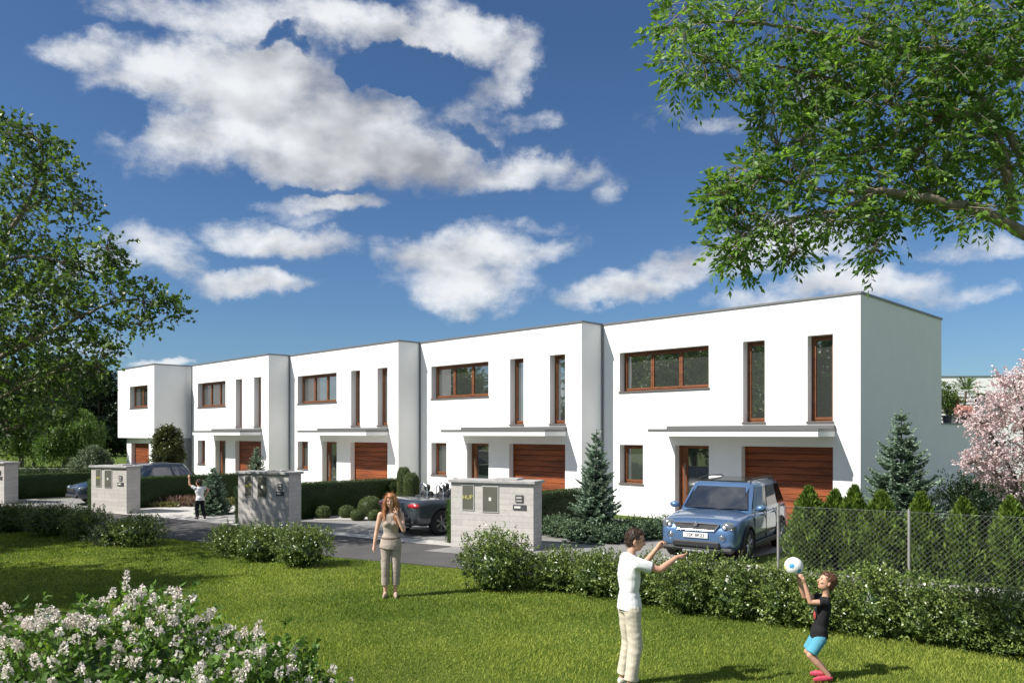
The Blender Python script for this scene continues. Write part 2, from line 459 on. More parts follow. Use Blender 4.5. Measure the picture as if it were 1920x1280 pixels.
def kerb_line(pts, h, w, name):
    mb = MB()
    for a, b in zip(pts[:-1], pts[1:]):
        A, B = W(*a), W(*b)
        dd = (B - A).normalized(); n = Vector((-dd.y, dd.x, 0)) * w
        mb.add([A, B, B + n, A + n, A + Vector((0, 0, h)), B + Vector((0, 0, h)), B + n + Vector((0, 0, h)), A + n + Vector((0, 0, h))],
               [(0, 1, 2, 3), (4, 7, 6, 5), (0, 4, 5, 1), (1, 5, 6, 2), (2, 6, 7, 3), (3, 7, 4, 0)])
    return tag(mb.build(name, M_kerb), kind='structure')
# forecourts: one strip of pale slabs along the road, drives behind it
A_ = [(-60, 57), (-12.4, 25.4), (-2.6, 19.0), (-0.4, 17.75), (4.95, 14.5)]
B_ = [(4.95, 15.6), (-0.2, 18.9), (-2.2, 20.2), (-12.0, 26.6), (-60, 58.2)]
sheet('pavement', [L2(*q) for q in A_ + B_], 0.012, M_pave)
PLOTX = [-8.0, -14.2, -21.9, -29.3, -35.7, -42.5]        # plot borders
FY = [20.5 - 1.07 * i for i in range(5)]                 # facade planes
for i, (x1, x0) in enumerate(zip(PLOTX[:-1], PLOTX[1:])):
    y0 = [12.0, 11.6, 9.5, 7.2, 5.0][i]
    mt = [M_drive, M_drive, M_pave, M_drive, M_drive][i]
    sheet('driveway', [(x0 + 0.35, y0 - 1.0), (x1 - 0.1, y0 + 0.9), (x1 - 0.1, FY[min(i, 4)] - 0.02), (x0 + 0.35, FY[min(i, 4)] - 0.02)], 0.016, mt)
sheet('garden_lawn', [(-2.2, 12.6), (14, 12.6), (14, 40), (-7.5, 40), (-7.5, 15.6)], 0.020, M_lawn)
sheet('gravel_bed', [tuple(G(588, 975)[:2]), tuple(G(702, 975)[:2]), tuple(G(706, 962)[:2]), tuple(G(640, 950)[:2]), tuple(G(588, 960)[:2])], 0.024, M_gravel)

# ================================================================ houses
def wall_front(mb, x0, x1, z0, z1, y, openings, depth):
    """front face at y with rectangular openings and their reveals"""
    xs = sorted({x0, x1} | {o[0] for o in openings} | {o[1] for o in openings})
    zs = sorted({z0, z1} | {o[2] for o in openings} | {o[3] for o in openings})
    for a, b in zip(xs[:-1], xs[1:]):
        for c, d in zip(zs[:-1], zs[1:]):
            mx, mz = (a + b) / 2, (c + d) / 2
            if any(o[0] < mx < o[1] and o[2] < mz < o[3] for o in openings): continue
            mb.add([(a, y, c), (b, y, c), (b, y, d), (a, y, d)], [(0, 1, 2, 3)])
    for (a, b, c, d) in openings:
        e = y + depth
        mb.add([(a, y, c), (a, e, c), (a, e, d), (a, y, d)], [(0, 1, 2, 3)])
        mb.add([(b, y, c), (b, y, d), (b, e, d), (b, e, c)], [(0, 1, 2, 3)])
        mb.add([(a, y, d), (a, e, d), (b, e, d), (b, y, d)], [(0, 1, 2, 3)])
        mb.add([(a, y, c), (b, y, c), (b, e, c), (a, e, c)], [(0, 1, 2, 3)])
        mb.add([(a, e, c), (b, e, c), (b, e, d), (a, e, d)], [(0, 1, 2, 3)])
REV = 0.36
def window(house, x0, x1, z0, z1, y, panes=1, sill=True, pm=None, blind=0.0):
    f = MB(); yb = y + REV - 0.10; ft = 0.065
    f.box(x0, x0 + ft, yb, yb + 0.09, z0, z1); f.box(x1 - ft, x1, yb, yb + 0.09, z0, z1)
    f.box(x0 + ft, x1 - ft, yb, yb + 0.09, z0, z0 + ft); f.box(x0 + ft, x1 - ft, yb, yb + 0.09, z1 - ft, z1)
    w = (x1 - x0 - 2 * ft) / panes; ct = 0.06
    for i in range(panes):
        a, b = x0 + ft + i * w, x0 + ft + (i + 1) * w
        c, d = z0 + ft, z1 - ft
        ya = yb - 0.02
        f.box(a + 0.004, a + ct, ya, ya + 0.08, c, d); f.box(b - ct, b - 0.004, ya, ya + 0.08, c, d)
        f.box(a + ct, b - ct, ya, ya + 0.08, c, c + ct); f.box(a + ct, b - ct, ya, ya + 0.08, d - ct, d)
    fo = f.build('window', M_frame, house)
    p = MB()
    for i in range(panes):
        a, b = x0 + ft + i * w + ct, x0 + ft + (i + 1) * w - ct
        p.box(a, b, yb + 0.02, yb + 0.035, z0 + ft + ct, z1 - ft - ct)
    p.build('pane', pm or M_pane, fo)
    if sill:
        MB().box(x0 - 0.03, x1 + 0.03, y - 0.045, y + REV - 0.12, z0 - 0.035, z0 + 0.012, bev=0.006).build('sill', M_sill, fo)
    return fo
def door(house, x0, x1, z1, y):
    yb = y + REV - 0.12
    d = MB()
    d.box(x0, x0 + 0.07, yb, yb + 0.1, 0.03, z1); d.box(x1 - 0.05, x1, yb, yb + 0.1, 0.03, z1); d.box(x0 + 0.07, x1 - 0.05, yb, yb + 0.1, z1 - 0.09, z1)
    d.box(x0 + 0.07, x0 + 0.30, yb + 0.02, yb + 0.08, 0.03, z1 - 0.09); d.box(x0 + 0.30, x1 - 0.05, yb + 0.02, yb + 0.08, 0.03, 0.14)
    o = d.build('door', M_frame, house)
    MB().box(x0 + 0.30, x1 - 0.05, yb + 0.04, yb + 0.06, 0.14, z1 - 0.09).build('pane', M_pane_dark, o)
    h = MB(); h.tube([(x0 + 0.24, yb - 0.05, 0.75), (x0 + 0.24, yb - 0.05, 1.75)], 0.014, 8)
    for z in (0.85, 1.65): h.tube([(x0 + 0.24, yb - 0.05, z), (x0 + 0.24, yb + 0.03, z)], 0.009, 6)
    h.build('handle', M_handle, o)
def garage(house, x0, x1, z1, y):
    yb = y + REV - 0.14
    o = MB().box(x0, x1, yb + 0.05, yb + 0.12, 0.02, z1).build('garage_door_panel', M_garage, None)
    g = MB(); n = 12; hh = (z1 - 0.04) / n
    for i in range(n):
        g.box(x0 + 0.045, x1 - 0.045, yb, yb + 0.049, 0.03 + i * hh + 0.006, 0.03 + (i + 1) * hh - 0.006, bev=0.008)
    g.box(x0, x0 + 0.045, yb - 0.01, yb + 0.049, 0.02, z1); g.box(x1 - 0.045, x1, yb - 0.01, yb + 0.049, 0.02, z1)
    me = o.data; bpy.data.objects.remove(o); bpy.data.meshes.remove(me)
    g.box(x0, x1, yb + 0.05, yb + 0.12, 0.02, z1)
    return g.build('garage_door', M_garage, house)
def coping(mb, x0, x1, y0, y1, z, w=0.30, o=0.035, h=0.055):
    mb.box(x0 - o, x1 + o, y0 - o, y0 + w, z, z + h); mb.box(x0 - o, x1 + o, y1 - w, y1 + o, z, z + h)
    mb.box(x0 - o, x0 + w, y0 + w, y1 - w, z, z + h); mb.box(x1 - w, x1 + o, y0 + w, y1 - w, z, z + h)
HW, HT = 8.43, 6.27
H_LABEL = ['large nearest white terraced house with open side wall, blue car before its garage',
           'second white terraced house from the right, behind the convertible and the mailbox wall',
           'middle white terraced house of the row, behind the long clipped hedge and box balls',
           'fourth white terraced house from the right, behind the far boy in white shirt']
for i in range(4):
    xr = -7.8 - HW * i; xl = xr - HW; y = FY[i]
    hs = empty('terraced_house', (xl, y, 0), 0, H_LABEL[i], 'house', 'white terraced houses in a staggered row')
    op = [(0.72, 4.02, 4.02, 5.30), (5.13, 5.80, 2.98, 5.30), (7.03, 7.72, 2.98, 5.30), (0.72, 1.65, 1.04, 2.30), (2.84, 4.02, 0.0, 2.30), (5.08, 7.72, 0.0, 2.30)]
    mb = MB(); wall_front(mb, 0, HW, 0, HT, 0, op, REV)
    dp = 6.6
    mb.add([(HW, 0, 0), (HW, dp, 0), (HW, dp, HT), (HW, 0, HT)], [(0, 1, 2, 3)])
    mb.add([(0, 0, 0), (0, 0, HT), (0, dp, HT), (0, dp, 0)], [(0, 1, 2, 3)])
    mb.add([(0, dp, 0), (0, dp, HT), (HW, dp, HT), (HW, dp, 0)], [(0, 1, 2, 3)])
    mb.build('wall', M_white, hs)
    MB().tube([(0.04, -0.035, 0.05), (0.04, -0.035, HT - 0.02)], 0.028, 8).build('downpipe', M_coping, hs)
    cp = MB(); coping(cp, 0.036, HW - 0.001, 0, dp, HT); cp.box(0.3, HW - 0.3, 0.3, dp - 0.3, HT - 0.2, HT - 0.05)
    cp.build('roof', M_coping, hs)
    window(hs, *op[0], 0, 3); window(hs, *op[1], 0); window(hs, *op[2], 0); window(hs, *op[3], 0, pm=M_pane_dark)
    door(hs, 2.84, 4.02, 2.30, 0); garage(hs, 5.08, 7.72, 2.30, 0)
    ca = MB().box(2.60, 7.78, -1.06, -0.001, 2.585, 2.725).build('canopy', M_soffit, hs)
    MB().box(2.585, 7.795, -1.075, -0.001, 2.726, 2.80).build('canopy_cap', M_flash, ca)
    MB().box(2.60, 7.78, -0.10, -0.001, 2.801, 2.895).build('flashing', M_flash, ca)
    if i == 0:   # low rear wing with a roof terrace
        mb = MB().box(0.5, HW - 0.003, dp + 0.002, dp + 5.35, 0, 2.96)
        rw = mb.build('rear_wing', M_white, hs)
        MB().box(0.5, HW + 0.02, dp + 0.002, dp + 5.37, 2.961, 3.0).build('terrace_edge', M_coping, rw)
# the last house of the row: mirrored, its upper floor juts out
x0, x1, y = -47.45, -42.0, 15.5
hs = empty('terraced_house', (x0, y, 0), 0, 'last white house at far left end of the row, upper floor jutting over its garage', 'house', 'white terraced houses in a staggered row')
WD = x1 - x0
mb = MB(); wall_front(mb, 0, WD, 2.42, HT, 0, [(1.9, 4.55, 4.05, 5.25)], REV)
mb.add([(WD, 0, 2.42), (WD, 7, 2.42), (WD, 7, HT), (WD, 0, HT)], [(0, 1, 2, 3)])
mb.add([(0, 0, 2.42), (0, 0, HT), (0, 7, HT), (0, 7, 2.42)], [(0, 1, 2, 3)])
mb.add([(0, 7, 2.42), (0, 7, HT), (WD, 7, HT), (WD, 7, 2.42)], [(0, 1, 2, 3)])
mb.add([(0, 0, 2.42), (0, 7, 2.42), (WD, 7, 2.42), (WD, 0, 2.42)], [(0, 1, 2, 3)])
mb.build('wall', M_white, hs)
lw = MB(); wall_front(lw, 0.55, WD, 0, 2.418, 0.3, [(1.25, 3.9, 0, 2.12)], REV)
lw.add([(0.55, 0.3, 0), (0.55, 0.3, 2.418), (0.55, 7, 2.418), (0.55, 7, 0)], [(0, 1, 2, 3)])
lw.build('lower_wall', M_white, hs)
tag(MB().box(WD - 0.10, WD - 0.002, 0.302, 6.9, 0, 2.417).build('side_wall', M_greyrender, hs), 'grey lower side wall')
cp = MB(); coping(cp, 0, WD, 0, 7, HT); cp.box(0.3, WD - 0.3, 0.3, 6.7, HT - 0.2, HT - 0.05); cp.build('roof', M_coping, hs)
window(hs, 1.9, 4.55, 4.05, 5.25, 0, 2)
garage(hs, 1.25, 3.9, 2.12, 0.3)

# white neighbour house behind, to the right
nb_p = P(1700, 812, 44); nb_p.z = 0
hs = empty('white_house', nb_p, R(40), 'white flat-roofed house far behind the cherry tree, slatted screen and dark terrace door', 'house')
def q44(px): return (px - 1700) * 44 / FPX
mb = MB(); wall_front(mb, 0, q44(2080), 0, 5.84, 0, [(q44(1822), q44(1880), 3.0, 4.93), (q44(1930), q44(1990), 3.2, 4.9)], 0.3)
mb.box(0.01, q44(2080) - 0.01, 0.31, 9, 0, 5.83)
mb.build('wall', M_white, hs)
mb = MB(); coping(mb, 0, q44(2080), 0, 9, 5.84); mb.build('roof', M_coping, hs)
mb = MB()
for k in range(9):
    mb.box(q44(1700), q44(1820), -0.10, -0.04, 3.05 + k * 0.21, 3.05 + k * 0.21 + 0.10)
mb.build('slatted_screen', M_soffit, hs)
MB().box(q44(1700), q44(1820), -0.035, -0.002, 3.05, 4.95).build('screen_panel', M_greyrender, hs)
for a, b in ((1822, 1880), (1930, 1990)):
    fo = MB().box(q44(a) + 0.02, q44(b) - 0.02, 0.12, 0.20, 3.02, 4.9).build('terrace_door', M_frame, hs)
    MB().box(q44(a) + 0.12, q44(b) - 0.12, 0.09, 0.115, 3.12, 4.8).build('pane', M_pane_dark, fo)
    
# ================================================================ mailbox walls of the gateways
def text_mesh(txt, size, depth=0.004):
    cu = bpy.data.curves.new('lettering', 'FONT'); cu.body = txt; cu.size = size; cu.extrude = depth / 2
    cu.align_x = 'CENTER'; cu.align_y = 'CENTER'
    o = bpy.data.objects.new('lettering', cu); COL.objects.link(o)
    dg = bpy.context.evaluated_depsgraph_get(); dg.update()
    me = bpy.data.meshes.new_from_object(o.evaluated_get(dg)); 
    bpy.data.objects.remove(o); bpy.data.curves.remove(cu)
    me.transform(Matrix.Rotation(R(90), 4, 'X'))
    return me
PW = [(-1.44, 18.3, 2.08, 'pale stone mailbox wall nearest the camera, left of the green spruce', 1),
      (-7.85, 22.25, 1.78, 'pale stone mailbox wall dappled by tree shade, behind the middle shrubs', 1),
      (-14.2, 26.2, 1.62, 'pale stone mailbox wall hiding the middle of the dark estate car', 1),
      (-22.2, 30.4, 3.4, 'pale stone mailbox wall cut by the left edge of the picture', 0)]
ALPHA = R(22)
for (lat, d, wd, lab, full) in PW:
    if not full: lat += 0.0
    pw = empty('mailbox_wall', W(lat, d), R(45) - ALPHA, lab, 'stone wall', 'stone mailbox walls between the driveways')
    th = 0.55; ht = 1.52
    MB().box(0, wd, 0, th, 0, ht, bev=0.006).build('stone_body', M_stone, pw)
    MB().box(-0.05, wd + 0.05, -0.06, th + 0.06, ht + 0.001, ht + 0.07, bev=0.008).build('cap', M_cap, pw)
    MB().box(wd * 0.5, wd * 0.78, th * 0.3, th + 0.03, ht + 0.071, ht + 0.11, bev=0.006).build('cap_block', M_cap, pw)
    k = wd / 2.08 if full else 1.0
    off = 0 if full else wd - 2.0
    if full:
        for (a, b, z0, z1, tx) in ((0.31 * k, 0.58 * k, 0.90, 1.46, 'HUP'), (0.83 * k, 1.20 * k, 0.87, 1.44, None)):
            bx = MB().box(a, b, -0.022, -0.001, z0, z1, bev=0.004).build('meter_box', M_box, pw)
            rm = MB(); rr = 0.022
            rm.box(a - rr, a, -0.016, -0.001, z0 - rr, z1 + rr); rm.box(b, b + rr, -0.016, -0.001, z0 - rr, z1 + rr)
            rm.box(a, b, -0.016, -0.001, z0 - rr, z0); rm.box(a, b, -0.016, -0.001, z1, z1 + rr)
            rm.build('rim', M_boxrim, bx)
            if tx:
                l = link('lettering', text_mesh(tx, 0.135 * k, .006), M_yellow, bx); l.location = ((a + b) / 2, -0.026, (z0 + z1) / 2)
            else:
                MB().box((a + b) / 2 - 0.03, (a + b) / 2 + 0.03, -0.028, -0.0225, (z0 + z1) / 2 - 0.04, (z0 + z1) / 2 + 0.04).build('sticker', M_pale, bx)
    a = off + 1.64 * k
    ic = MB().box(a, a + 0.19 * k, -0.02, -0.001, 1.10, 1.27, bev=0.004).build('intercom', M_dark, pw)
    MB().box(a + 0.03, a + 0.16 * k, -0.026, -0.021, 1.19, 1.23).build('speaker_grille', M_boxrim, ic)
    MB().box(a + 0.03, a + 0.16 * k, -0.026, -0.021, 1.12, 1.15).build('name_plate', M_boxrim, ic)
    mbx = MB().box(a - 0.06, a + 0.26 * k, -0.02, -0.001, 0.93, 1.05, bev=0.004).build('mailbox_flap', M_dark, pw)
    MB().box(a - 0.02, a + 0.13 * k, -0.027, -0.021, 0.97, 1.015).build('name_plate', M_pale, mbx)
# ================================================================ cars
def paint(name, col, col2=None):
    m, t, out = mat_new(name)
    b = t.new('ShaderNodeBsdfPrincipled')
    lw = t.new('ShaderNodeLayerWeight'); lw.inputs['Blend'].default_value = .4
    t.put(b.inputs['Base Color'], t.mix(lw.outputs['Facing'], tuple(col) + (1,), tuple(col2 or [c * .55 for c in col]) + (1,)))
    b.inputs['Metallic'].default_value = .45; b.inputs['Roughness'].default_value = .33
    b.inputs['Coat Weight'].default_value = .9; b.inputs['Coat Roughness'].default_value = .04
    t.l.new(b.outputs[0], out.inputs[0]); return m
M_blue = paint('blue_paint', (0.115, 0.215, 0.40)); M_navy = paint('dark_blue_paint', (0.035, 0.055, 0.085)); M_silver = paint('grey_paint', (0.085, 0.10, 0.115))
M_rubber = pmat('tyre_rubber', (0.018, 0.018, 0.018), .85, bump=.2); M_plastic = pmat('black_plastic', (0.022, 0.023, 0.025), .55)
M_rim = pmat('alloy_rim', (0.50, 0.50, 0.52), .3, metal=.85); M_chrome = pmat('chrome', (0.75, 0.75, 0.77), .12, metal=1.0)
M_lamp = pmat('lamp_glass', (0.22, 0.245, 0.27), .12, metal=.55, coat=1.0); M_red = pmat('red_lamp_glass', (0.42, 0.02, 0.025), .15, coat=1.0)
M_plate = pmat('number_plate', (0.78, 0.78, 0.76), .5); M_ink = pmat('black_lettering', (0.02, 0.02, 0.02), .6)
M_carglass = pane_mat('car_glass', .24, (0.012, 0.014, 0.016)); M_seat = pmat('seat_leather', (0.03, 0.03, 0.032), .5); M_roof = pmat('black_roof', (0.02, 0.02, 0.022), .2, coat=.8)
def lerp(a, b, t): return a + (b - a) * t
def table(st, x):
    st = sorted(st)
    if x <= st[0][0]: return st[0][1:]
    for p, q in zip(st[:-1], st[1:]):
        if x <= q[0]:
            t = (x - p[0]) / (q[0] - p[0]); return tuple(lerp(a, b, t) for a, b in zip(p[1:], q[1:]))
    return st[-1][1:]
def make_car(name, label, loc, heading, sc, paintm, st, cab, wheels, wr, kind, cat='car'):
    """st: stations x, half width, underside, shoulder, bonnet/deck centre height; cab: greenhouse (or None)"""
    rz = math.atan2(heading.y, heading.x)
    root = empty(name, loc, rz, label, cat); root.scale = (sc, sc, sc)
    rings = []
    for (x, w, zb, zs, zh) in st:
        half = [(0.0, zb), (.55 * w, zb), (.86 * w, zb + .01), (.975 * w, zb + .10), (w, lerp(zb, zs, .45)), (.995 * w, lerp(zb, zs, .8)), (.965 * w, zs - .02), (.90 * w, zs + .3 * (zh - zs)), (.55 * w, zh - .012), (0.0, zh)]
        ring = [Vector((x, -y, z)) for y, z in half] + [Vector((x, y, z)) for y, z in half[-2:0:-1]]
        rings.append(ring)
    me = MB().loft(rings).mesh('body')
    o = bpy.data.objects.new('tmp_body', me); COL.objects.link(o)
    md = o.modifiers.new('s', 'SUBSURF'); md.levels = md.render_levels = 2
    cuts = []
    for (wx, wy) in wheels:
        c = MB(); c.tube([(wx, wy * 0.55, wr), (wx, wy * 1.6, wr)], wr * 1.13, 32)
        co = bpy.data.objects.new('tmp_cut', c.mesh('tmp')); COL.objects.link(co); cuts.append(co)
        b = o.modifiers.new('b', 'BOOLEAN'); b.operation = 'DIFFERENCE'; b.object = co; b.solver = 'EXACT'
    dg = bpy.context.evaluated_depsgraph_get(); dg.update()
    bm = bpy.data.meshes.new_from_object(o.evaluated_get(dg))
    for q in cuts + [o]: bpy.data.objects.remove(q)
    bm.materials.clear()
    body = link('body', bm, paintm, root, smooth=True)
    try: bm.set_sharp_from_angle(angle=R(38))
    except Exception: pass
    # wheels
    for (wx, wy) in wheels:
        s = 1 if wy > 0 else -1
        tw = .105
        ty = MB()
        prof = [(wr * .66, -tw), (wr * .93, -tw), (wr, -tw * .75), (wr, tw * .75), (wr * .93, tw), (wr * .66, tw)]
        N = 28
        rr = [[Vector((wx + q * math.cos(2 * math.pi * k / N), wy + yy * s, wr + q * math.sin(2 * math.pi * k / N))) for k in range(N)] for q, yy in prof]
        ty.loft(rr, cap=False)
        wo = ty.build('wheel', M_rubber, root, smooth=True)
        rim = MB(); N2 = 28
        rim.loft([[Vector((wx + q * math.cos(2 * math.pi * k / N2), wy + yy * s, wr + q * math.sin(2 * math.pi * k / N2))) for k in range(N2)] for q, yy in ((wr * .67, -.09), (wr * .68, .095), (wr * .63, .095), (wr * .61, .03))], cap=False)
        for k in range(7):
            a = 2 * math.pi * k / 7
            for da in (-.09, .09):
                rim.tube([(wx + .04 * math.cos(a), wy + .075 * s, wr + .04 * math.sin(a)), (wx + wr * .64 * math.cos(a + da), wy + .088 * s, wr + wr * .64 * math.sin(a + da))], [.020, .014], 5)
        rim.tube([(wx, wy + .03 * s, wr), (wx, wy + .095 * s, wr)], [.055, .045], 12)
        rim.build('rim', M_rim, wo)
        MB().tube([(wx, wy - .05 * s, wr), (wx, wy + .02 * s, wr)], wr * .6, 20).build('brake_disc', M_dark, wo)
    if cab:
        xb0, xt0, xt1, xb1, zb, zt, yb, yt = cab       # windscreen foot, roof front, roof rear, tail foot, belt, roof, half widths
        nx = 9; rings = []
        bot = [(xb0, yb * .80), (xb0 - .10, yb * .95), (lerp(xb0, xb1, .3), yb), (lerp(xb0, xb1, .7), yb), (xb1 + .12, yb * .95), (xb1, yb * .80)]
        top = [(xt0, yt * .78), (xt0 - .10, yt * .94), (lerp(xt0, xt1, .3), yt), (lerp(xt0, xt1, .7), yt), (xt1 + .10, yt * .94), (xt1, yt * .80)]
        def ring(t, z, k=1.0):
            h = [(lerp(a[0], b[0], t), lerp(a[1], b[1], t) * k) for a, b in zip(bot, top)]
            return [Vector((x, y, z)) for x, y in h] + [Vector((x, -y, z)) for x, y in reversed(h)]
        c = MB()
        rt = ring(1.0, zt, .93); cx = (xt0 + xt1) / 2
        rt = [Vector((lerp(cx, v.x, .955), v.y, zt)) for v in rt]
        rt2 = [Vector((lerp(cx, v.x, .55), v.y * .6, zt + .022)) for v in rt]
        c.loft([ring(0, zb - .05), ring(.5, lerp(zb, zt - .05, .5)), ring(.97, zt - .045), rt, rt2])
        co = c.build('cabin', paintm, root, smooth=True)
        try: co.data.set_sharp_from_angle(angle=R(35))
        except Exception: pass
        zt2 = zt - .06
        def S(t, s, i0, f, outw=.006):
            """point on the glasshouse side: height t, between outline stations"""
            h = [(lerp(a[0], b[0], t * .97), lerp(a[1], b[1], t * .97)) for a, b in zip(bot, top)]
            a, b = h[i0], h[i0 + 1]
            x, y = lerp(a[0], b[0], f), lerp(a[1], b[1], f)
            return Vector((x, (y + outw) * s, lerp(zb, zt2, t)))
        def xat(t, x):   # side wall point at given x
            h = [(lerp(a[0], b[0], t * .97), lerp(a[1], b[1], t * .97)) for a, b in zip(bot, top)]
            for i in range(5):
                if h[i][0] >= x >= h[i + 1][0]:
                    return lerp(h[i][1], h[i + 1][1], (h[i][0] - x) / (h[i][0] - h[i + 1][0]))
            return h[2][1]
        t0, t1 = .08, .93
        def gl(quads, nm='window'):
            m = MB()
            for q in quads: m.add(q, [(0, 1, 2, 3)])
            return m.build(nm, M_carglass, root)
        h0 = [(lerp(a[0], b[0], t0 * .97), lerp(a[1], b[1], t0 * .97)) for a, b in zip(bot, top)]
        h1 = [(lerp(a[0], b[0], t1 * .97), lerp(a[1], b[1], t1 * .97)) for a, b in zip(bot, top)]
        z0, z1 = lerp(zb, zt2, t0), lerp(zb, zt2, t1)
        for (i, sg, nm) in ((0, 1, 'windscreen'), (5, -1, 'rear_window')):
            e = .014 * sg
            j = i + (1 if i == 0 else -1)
            g0 = (lerp(h0[i][0], h0[j][0], .45), lerp(h0[i][1], h0[j][1], .45)); g1 = (lerp(h1[i][0], h1[j][0], .45), lerp(h1[i][1], h1[j][1], .45))
            P0 = [Vector((g0[0] + e, g0[1], z0)), Vector((h0[i][0] + e, h0[i][1] * .97, z0)), Vector((h0[i][0] + e, -h0[i][1] * .97, z0)), Vector((g0[0] + e, -g0[1], z0))]
            P1 = [Vector((g1[0] + e, g1[1], z1)), Vector((h1[i][0] + e, h1[i][1] * .97, z1)), Vector((h1[i][0] + e, -h1[i][1] * .97, z1)), Vector((g1[0] + e, -g1[1], z1))]
            gl([(P0[k], P0[k + 1], P1[k + 1], P1[k]) for k in range(3)], nm)
        xs0, xs1 = xb0 - .16, xb1 + .18
        xr0, xr1 = xt0 - .14, xt1 + .12
        def side_pt(t, f, s):
            x = lerp(lerp(xs0, xr0, t), lerp(xs1, xr1, t), f); return Vector((x, (xat(t, x) + .007) * s, lerp(zb, zt2, t)))
        for s in (1, -1):
            for (f0, f1) in ((.0, .34), (.37, .70), (.73, 1.0)):
                fs = [lerp(f0, f1, k / 4) for k in range(5)]
                gl([(side_pt(t0, fs[k], s), side_pt(t0, fs[k + 1], s), side_pt(t1, fs[k + 1], s), side_pt(t1, fs[k], s)) for k in range(4)])
    return root, body
h_suv = W(-.555, -.832); h_suv.normalize()
st_suv = [(2.11, .56, .50, .62, .70), (2.07, .74, .34, .70, .80), (1.96, .84, .26, .83, .91), (1.6, .885, .24, .93, .99), (1.1, .895, .24, .97, 1.05), (.6, .895, .24, .99, 1.07), (-.4, .895, .24, 1.0, 1.07), (-1.4, .895, .24, 1.01, 1.07), (-1.9, .88, .28, 1.01, 1.06), (-2.06, .85, .34, .98, 1.03), (-2.11, .78, .44, .86, .95)]
wh = [(1.27, .80), (1.27, -.80), (-1.30, .80), (-1.30, -.80)]
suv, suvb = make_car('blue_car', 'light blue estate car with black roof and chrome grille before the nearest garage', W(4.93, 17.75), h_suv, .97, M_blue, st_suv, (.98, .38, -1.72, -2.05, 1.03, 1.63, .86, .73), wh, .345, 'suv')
# roof, rails, nose and lamps of the blue car
MB().loft([[Vector((x, y, z)) for x, y in ((.30, -.55), (.30, .55), (-1.6, .57), (-1.6, -.57))] for z in (1.636, 1.664)]).build('roof_panel', M_roof, suv)
for s in (1, -1):
    MB().tube([(.30, .62 * s, 1.63), (.12, .63 * s, 1.70), (-.7, .64 * s, 1.725), (-1.45, .63 * s, 1.70), (-1.62, .62 * s, 1.63)], .016, 6).build('roof_rail', M_plastic, suv)
g = MB().add([(2.118, -.42, .70), (2.118, .42, .70), (2.075, .50, .83), (2.075, -.50, .83), (1.95, -.42, .70), (1.95, .42, .70), (1.95, .50, .83), (1.95, -.50, .83)], [(0, 1, 2, 3), (0, 4, 5, 1), (3, 2, 6, 7), (0, 3, 7, 4), (1, 5, 6, 2)]).build('grille', M_plastic, suv)
MB().tube([(2.125, -.40, .70), (2.125, .40, .70), (2.085, .50, .825), (2.085, .42, .845), (2.095, 0, .850), (2.085, -.42, .845), (2.085, -.50, .825), (2.125, -.40, .70)], .014, 6).build('grille_frame', M_chrome, g)
for k in range(5): MB().tube([(2.122 - .008 * k, -.43 - .012 * k, .72 + .022 * k), (2.122 - .008 * k, .43 + .012 * k, .72 + .022 * k)], .004, 4).build('grille_bar', M_dark, g)
MB().ell((2.115, 0, .835), (.025, .052, .052), 14, 8).build('emblem', M_chrome, g)
for s in (1, -1):
    hl = MB().ell((1.975, .66 * s, .785), (.095, .155, .105), 16, 10).build('headlight', M_lamp, suv, smooth=True)
    for dy in (-.055, .065):
        MB().tube([(2.04 - dy * .35, (.66 + dy) * s, .785), (2.072 - dy * .35, (.66 + dy) * s, .785)], [.050, .054], 16, cap=False).build('bezel', M_chrome, hl, smooth=True)
        MB().ell((2.048 - dy * .35, (.66 + dy) * s, .785), (.022, .036, .036), 12, 8).build('reflector', M_pale, hl, smooth=True)
    fl_ = MB().ell((2.07, .56 * s, .56), (.045, .072, .072), 16, 10).build('fog_lamp', M_lamp, suv, smooth=True)
    MB().tube([(2.05, .56 * s, .56), (2.10, .56 * s, .56)], [.088, .080], 16, cap=False).build('lamp_ring', M_chrome, fl_)
    mi = MB().ell((.78, 1.00 * s, 1.10), (.085, .115, .075), 14, 8).build('side_mirror', M_blue, suv, smooth=True)
    MB().tube([(.76, .86 * s, 1.05), (.78, .95 * s, 1.08)], .022, 6).build('mirror_arm', M_plastic, mi)
    MB().box(.74, .745, min(.91 * s, 1.09 * s), max(.91 * s, 1.09 * s), 1.05, 1.15).build('mirror_glass', M_chrome, mi)
    sill = MB().box(-.93, .90, min(.86 * s, .915 * s), max(.86 * s, .915 * s), .235, .36, bev=.02).build('side_cladding', M_plastic, suv)
    MB().box(-.95, .88, min(.885 * s, .908 * s), max(.885 * s, .908 * s), .50, .545, bev=.008).build('rubbing_strip', M_plastic, suv)
    for hx in (.20, -.72): MB().box(hx - .09, hx + .09, min(.885 * s, .925 * s), max(.885 * s, .925 * s), .90, .93, bev=.008).build('door_handle', M_blue, suv)
    for dx in (.86, -.02, -.86): MB().box(dx - .004, dx + .004, min(.88 * s, .8985 * s), max(.88 * s, .8985 * s), .40, 1.0).build('door_seam', M_plastic, suv)
    for wx in (1.27, -1.30):
        ar = MB(); N = 20
        pts = [(wx + .405 * math.cos(math.pi * k / N), .893 * s, .345 + .405 * math.sin(math.pi * k / N)) for k in range(-1, N + 2)]
        ar.tube(pts, .024, 6); ar.build('wheel_arch', M_plastic, suv)
MB().box(1.98, 2.125, -.52, .52, .33, .47, bev=.03).build('bumper_grille', M_plastic, suv)
MB().box(1.86, 2.10, -.80, .80, .235, .345, bev=.05).build('bumper_lip', M_plastic, suv)
MB().box(2.04, 2.125, -.30, .30, .232, .275, bev=.015).build('skid_plate', M_rim, suv)
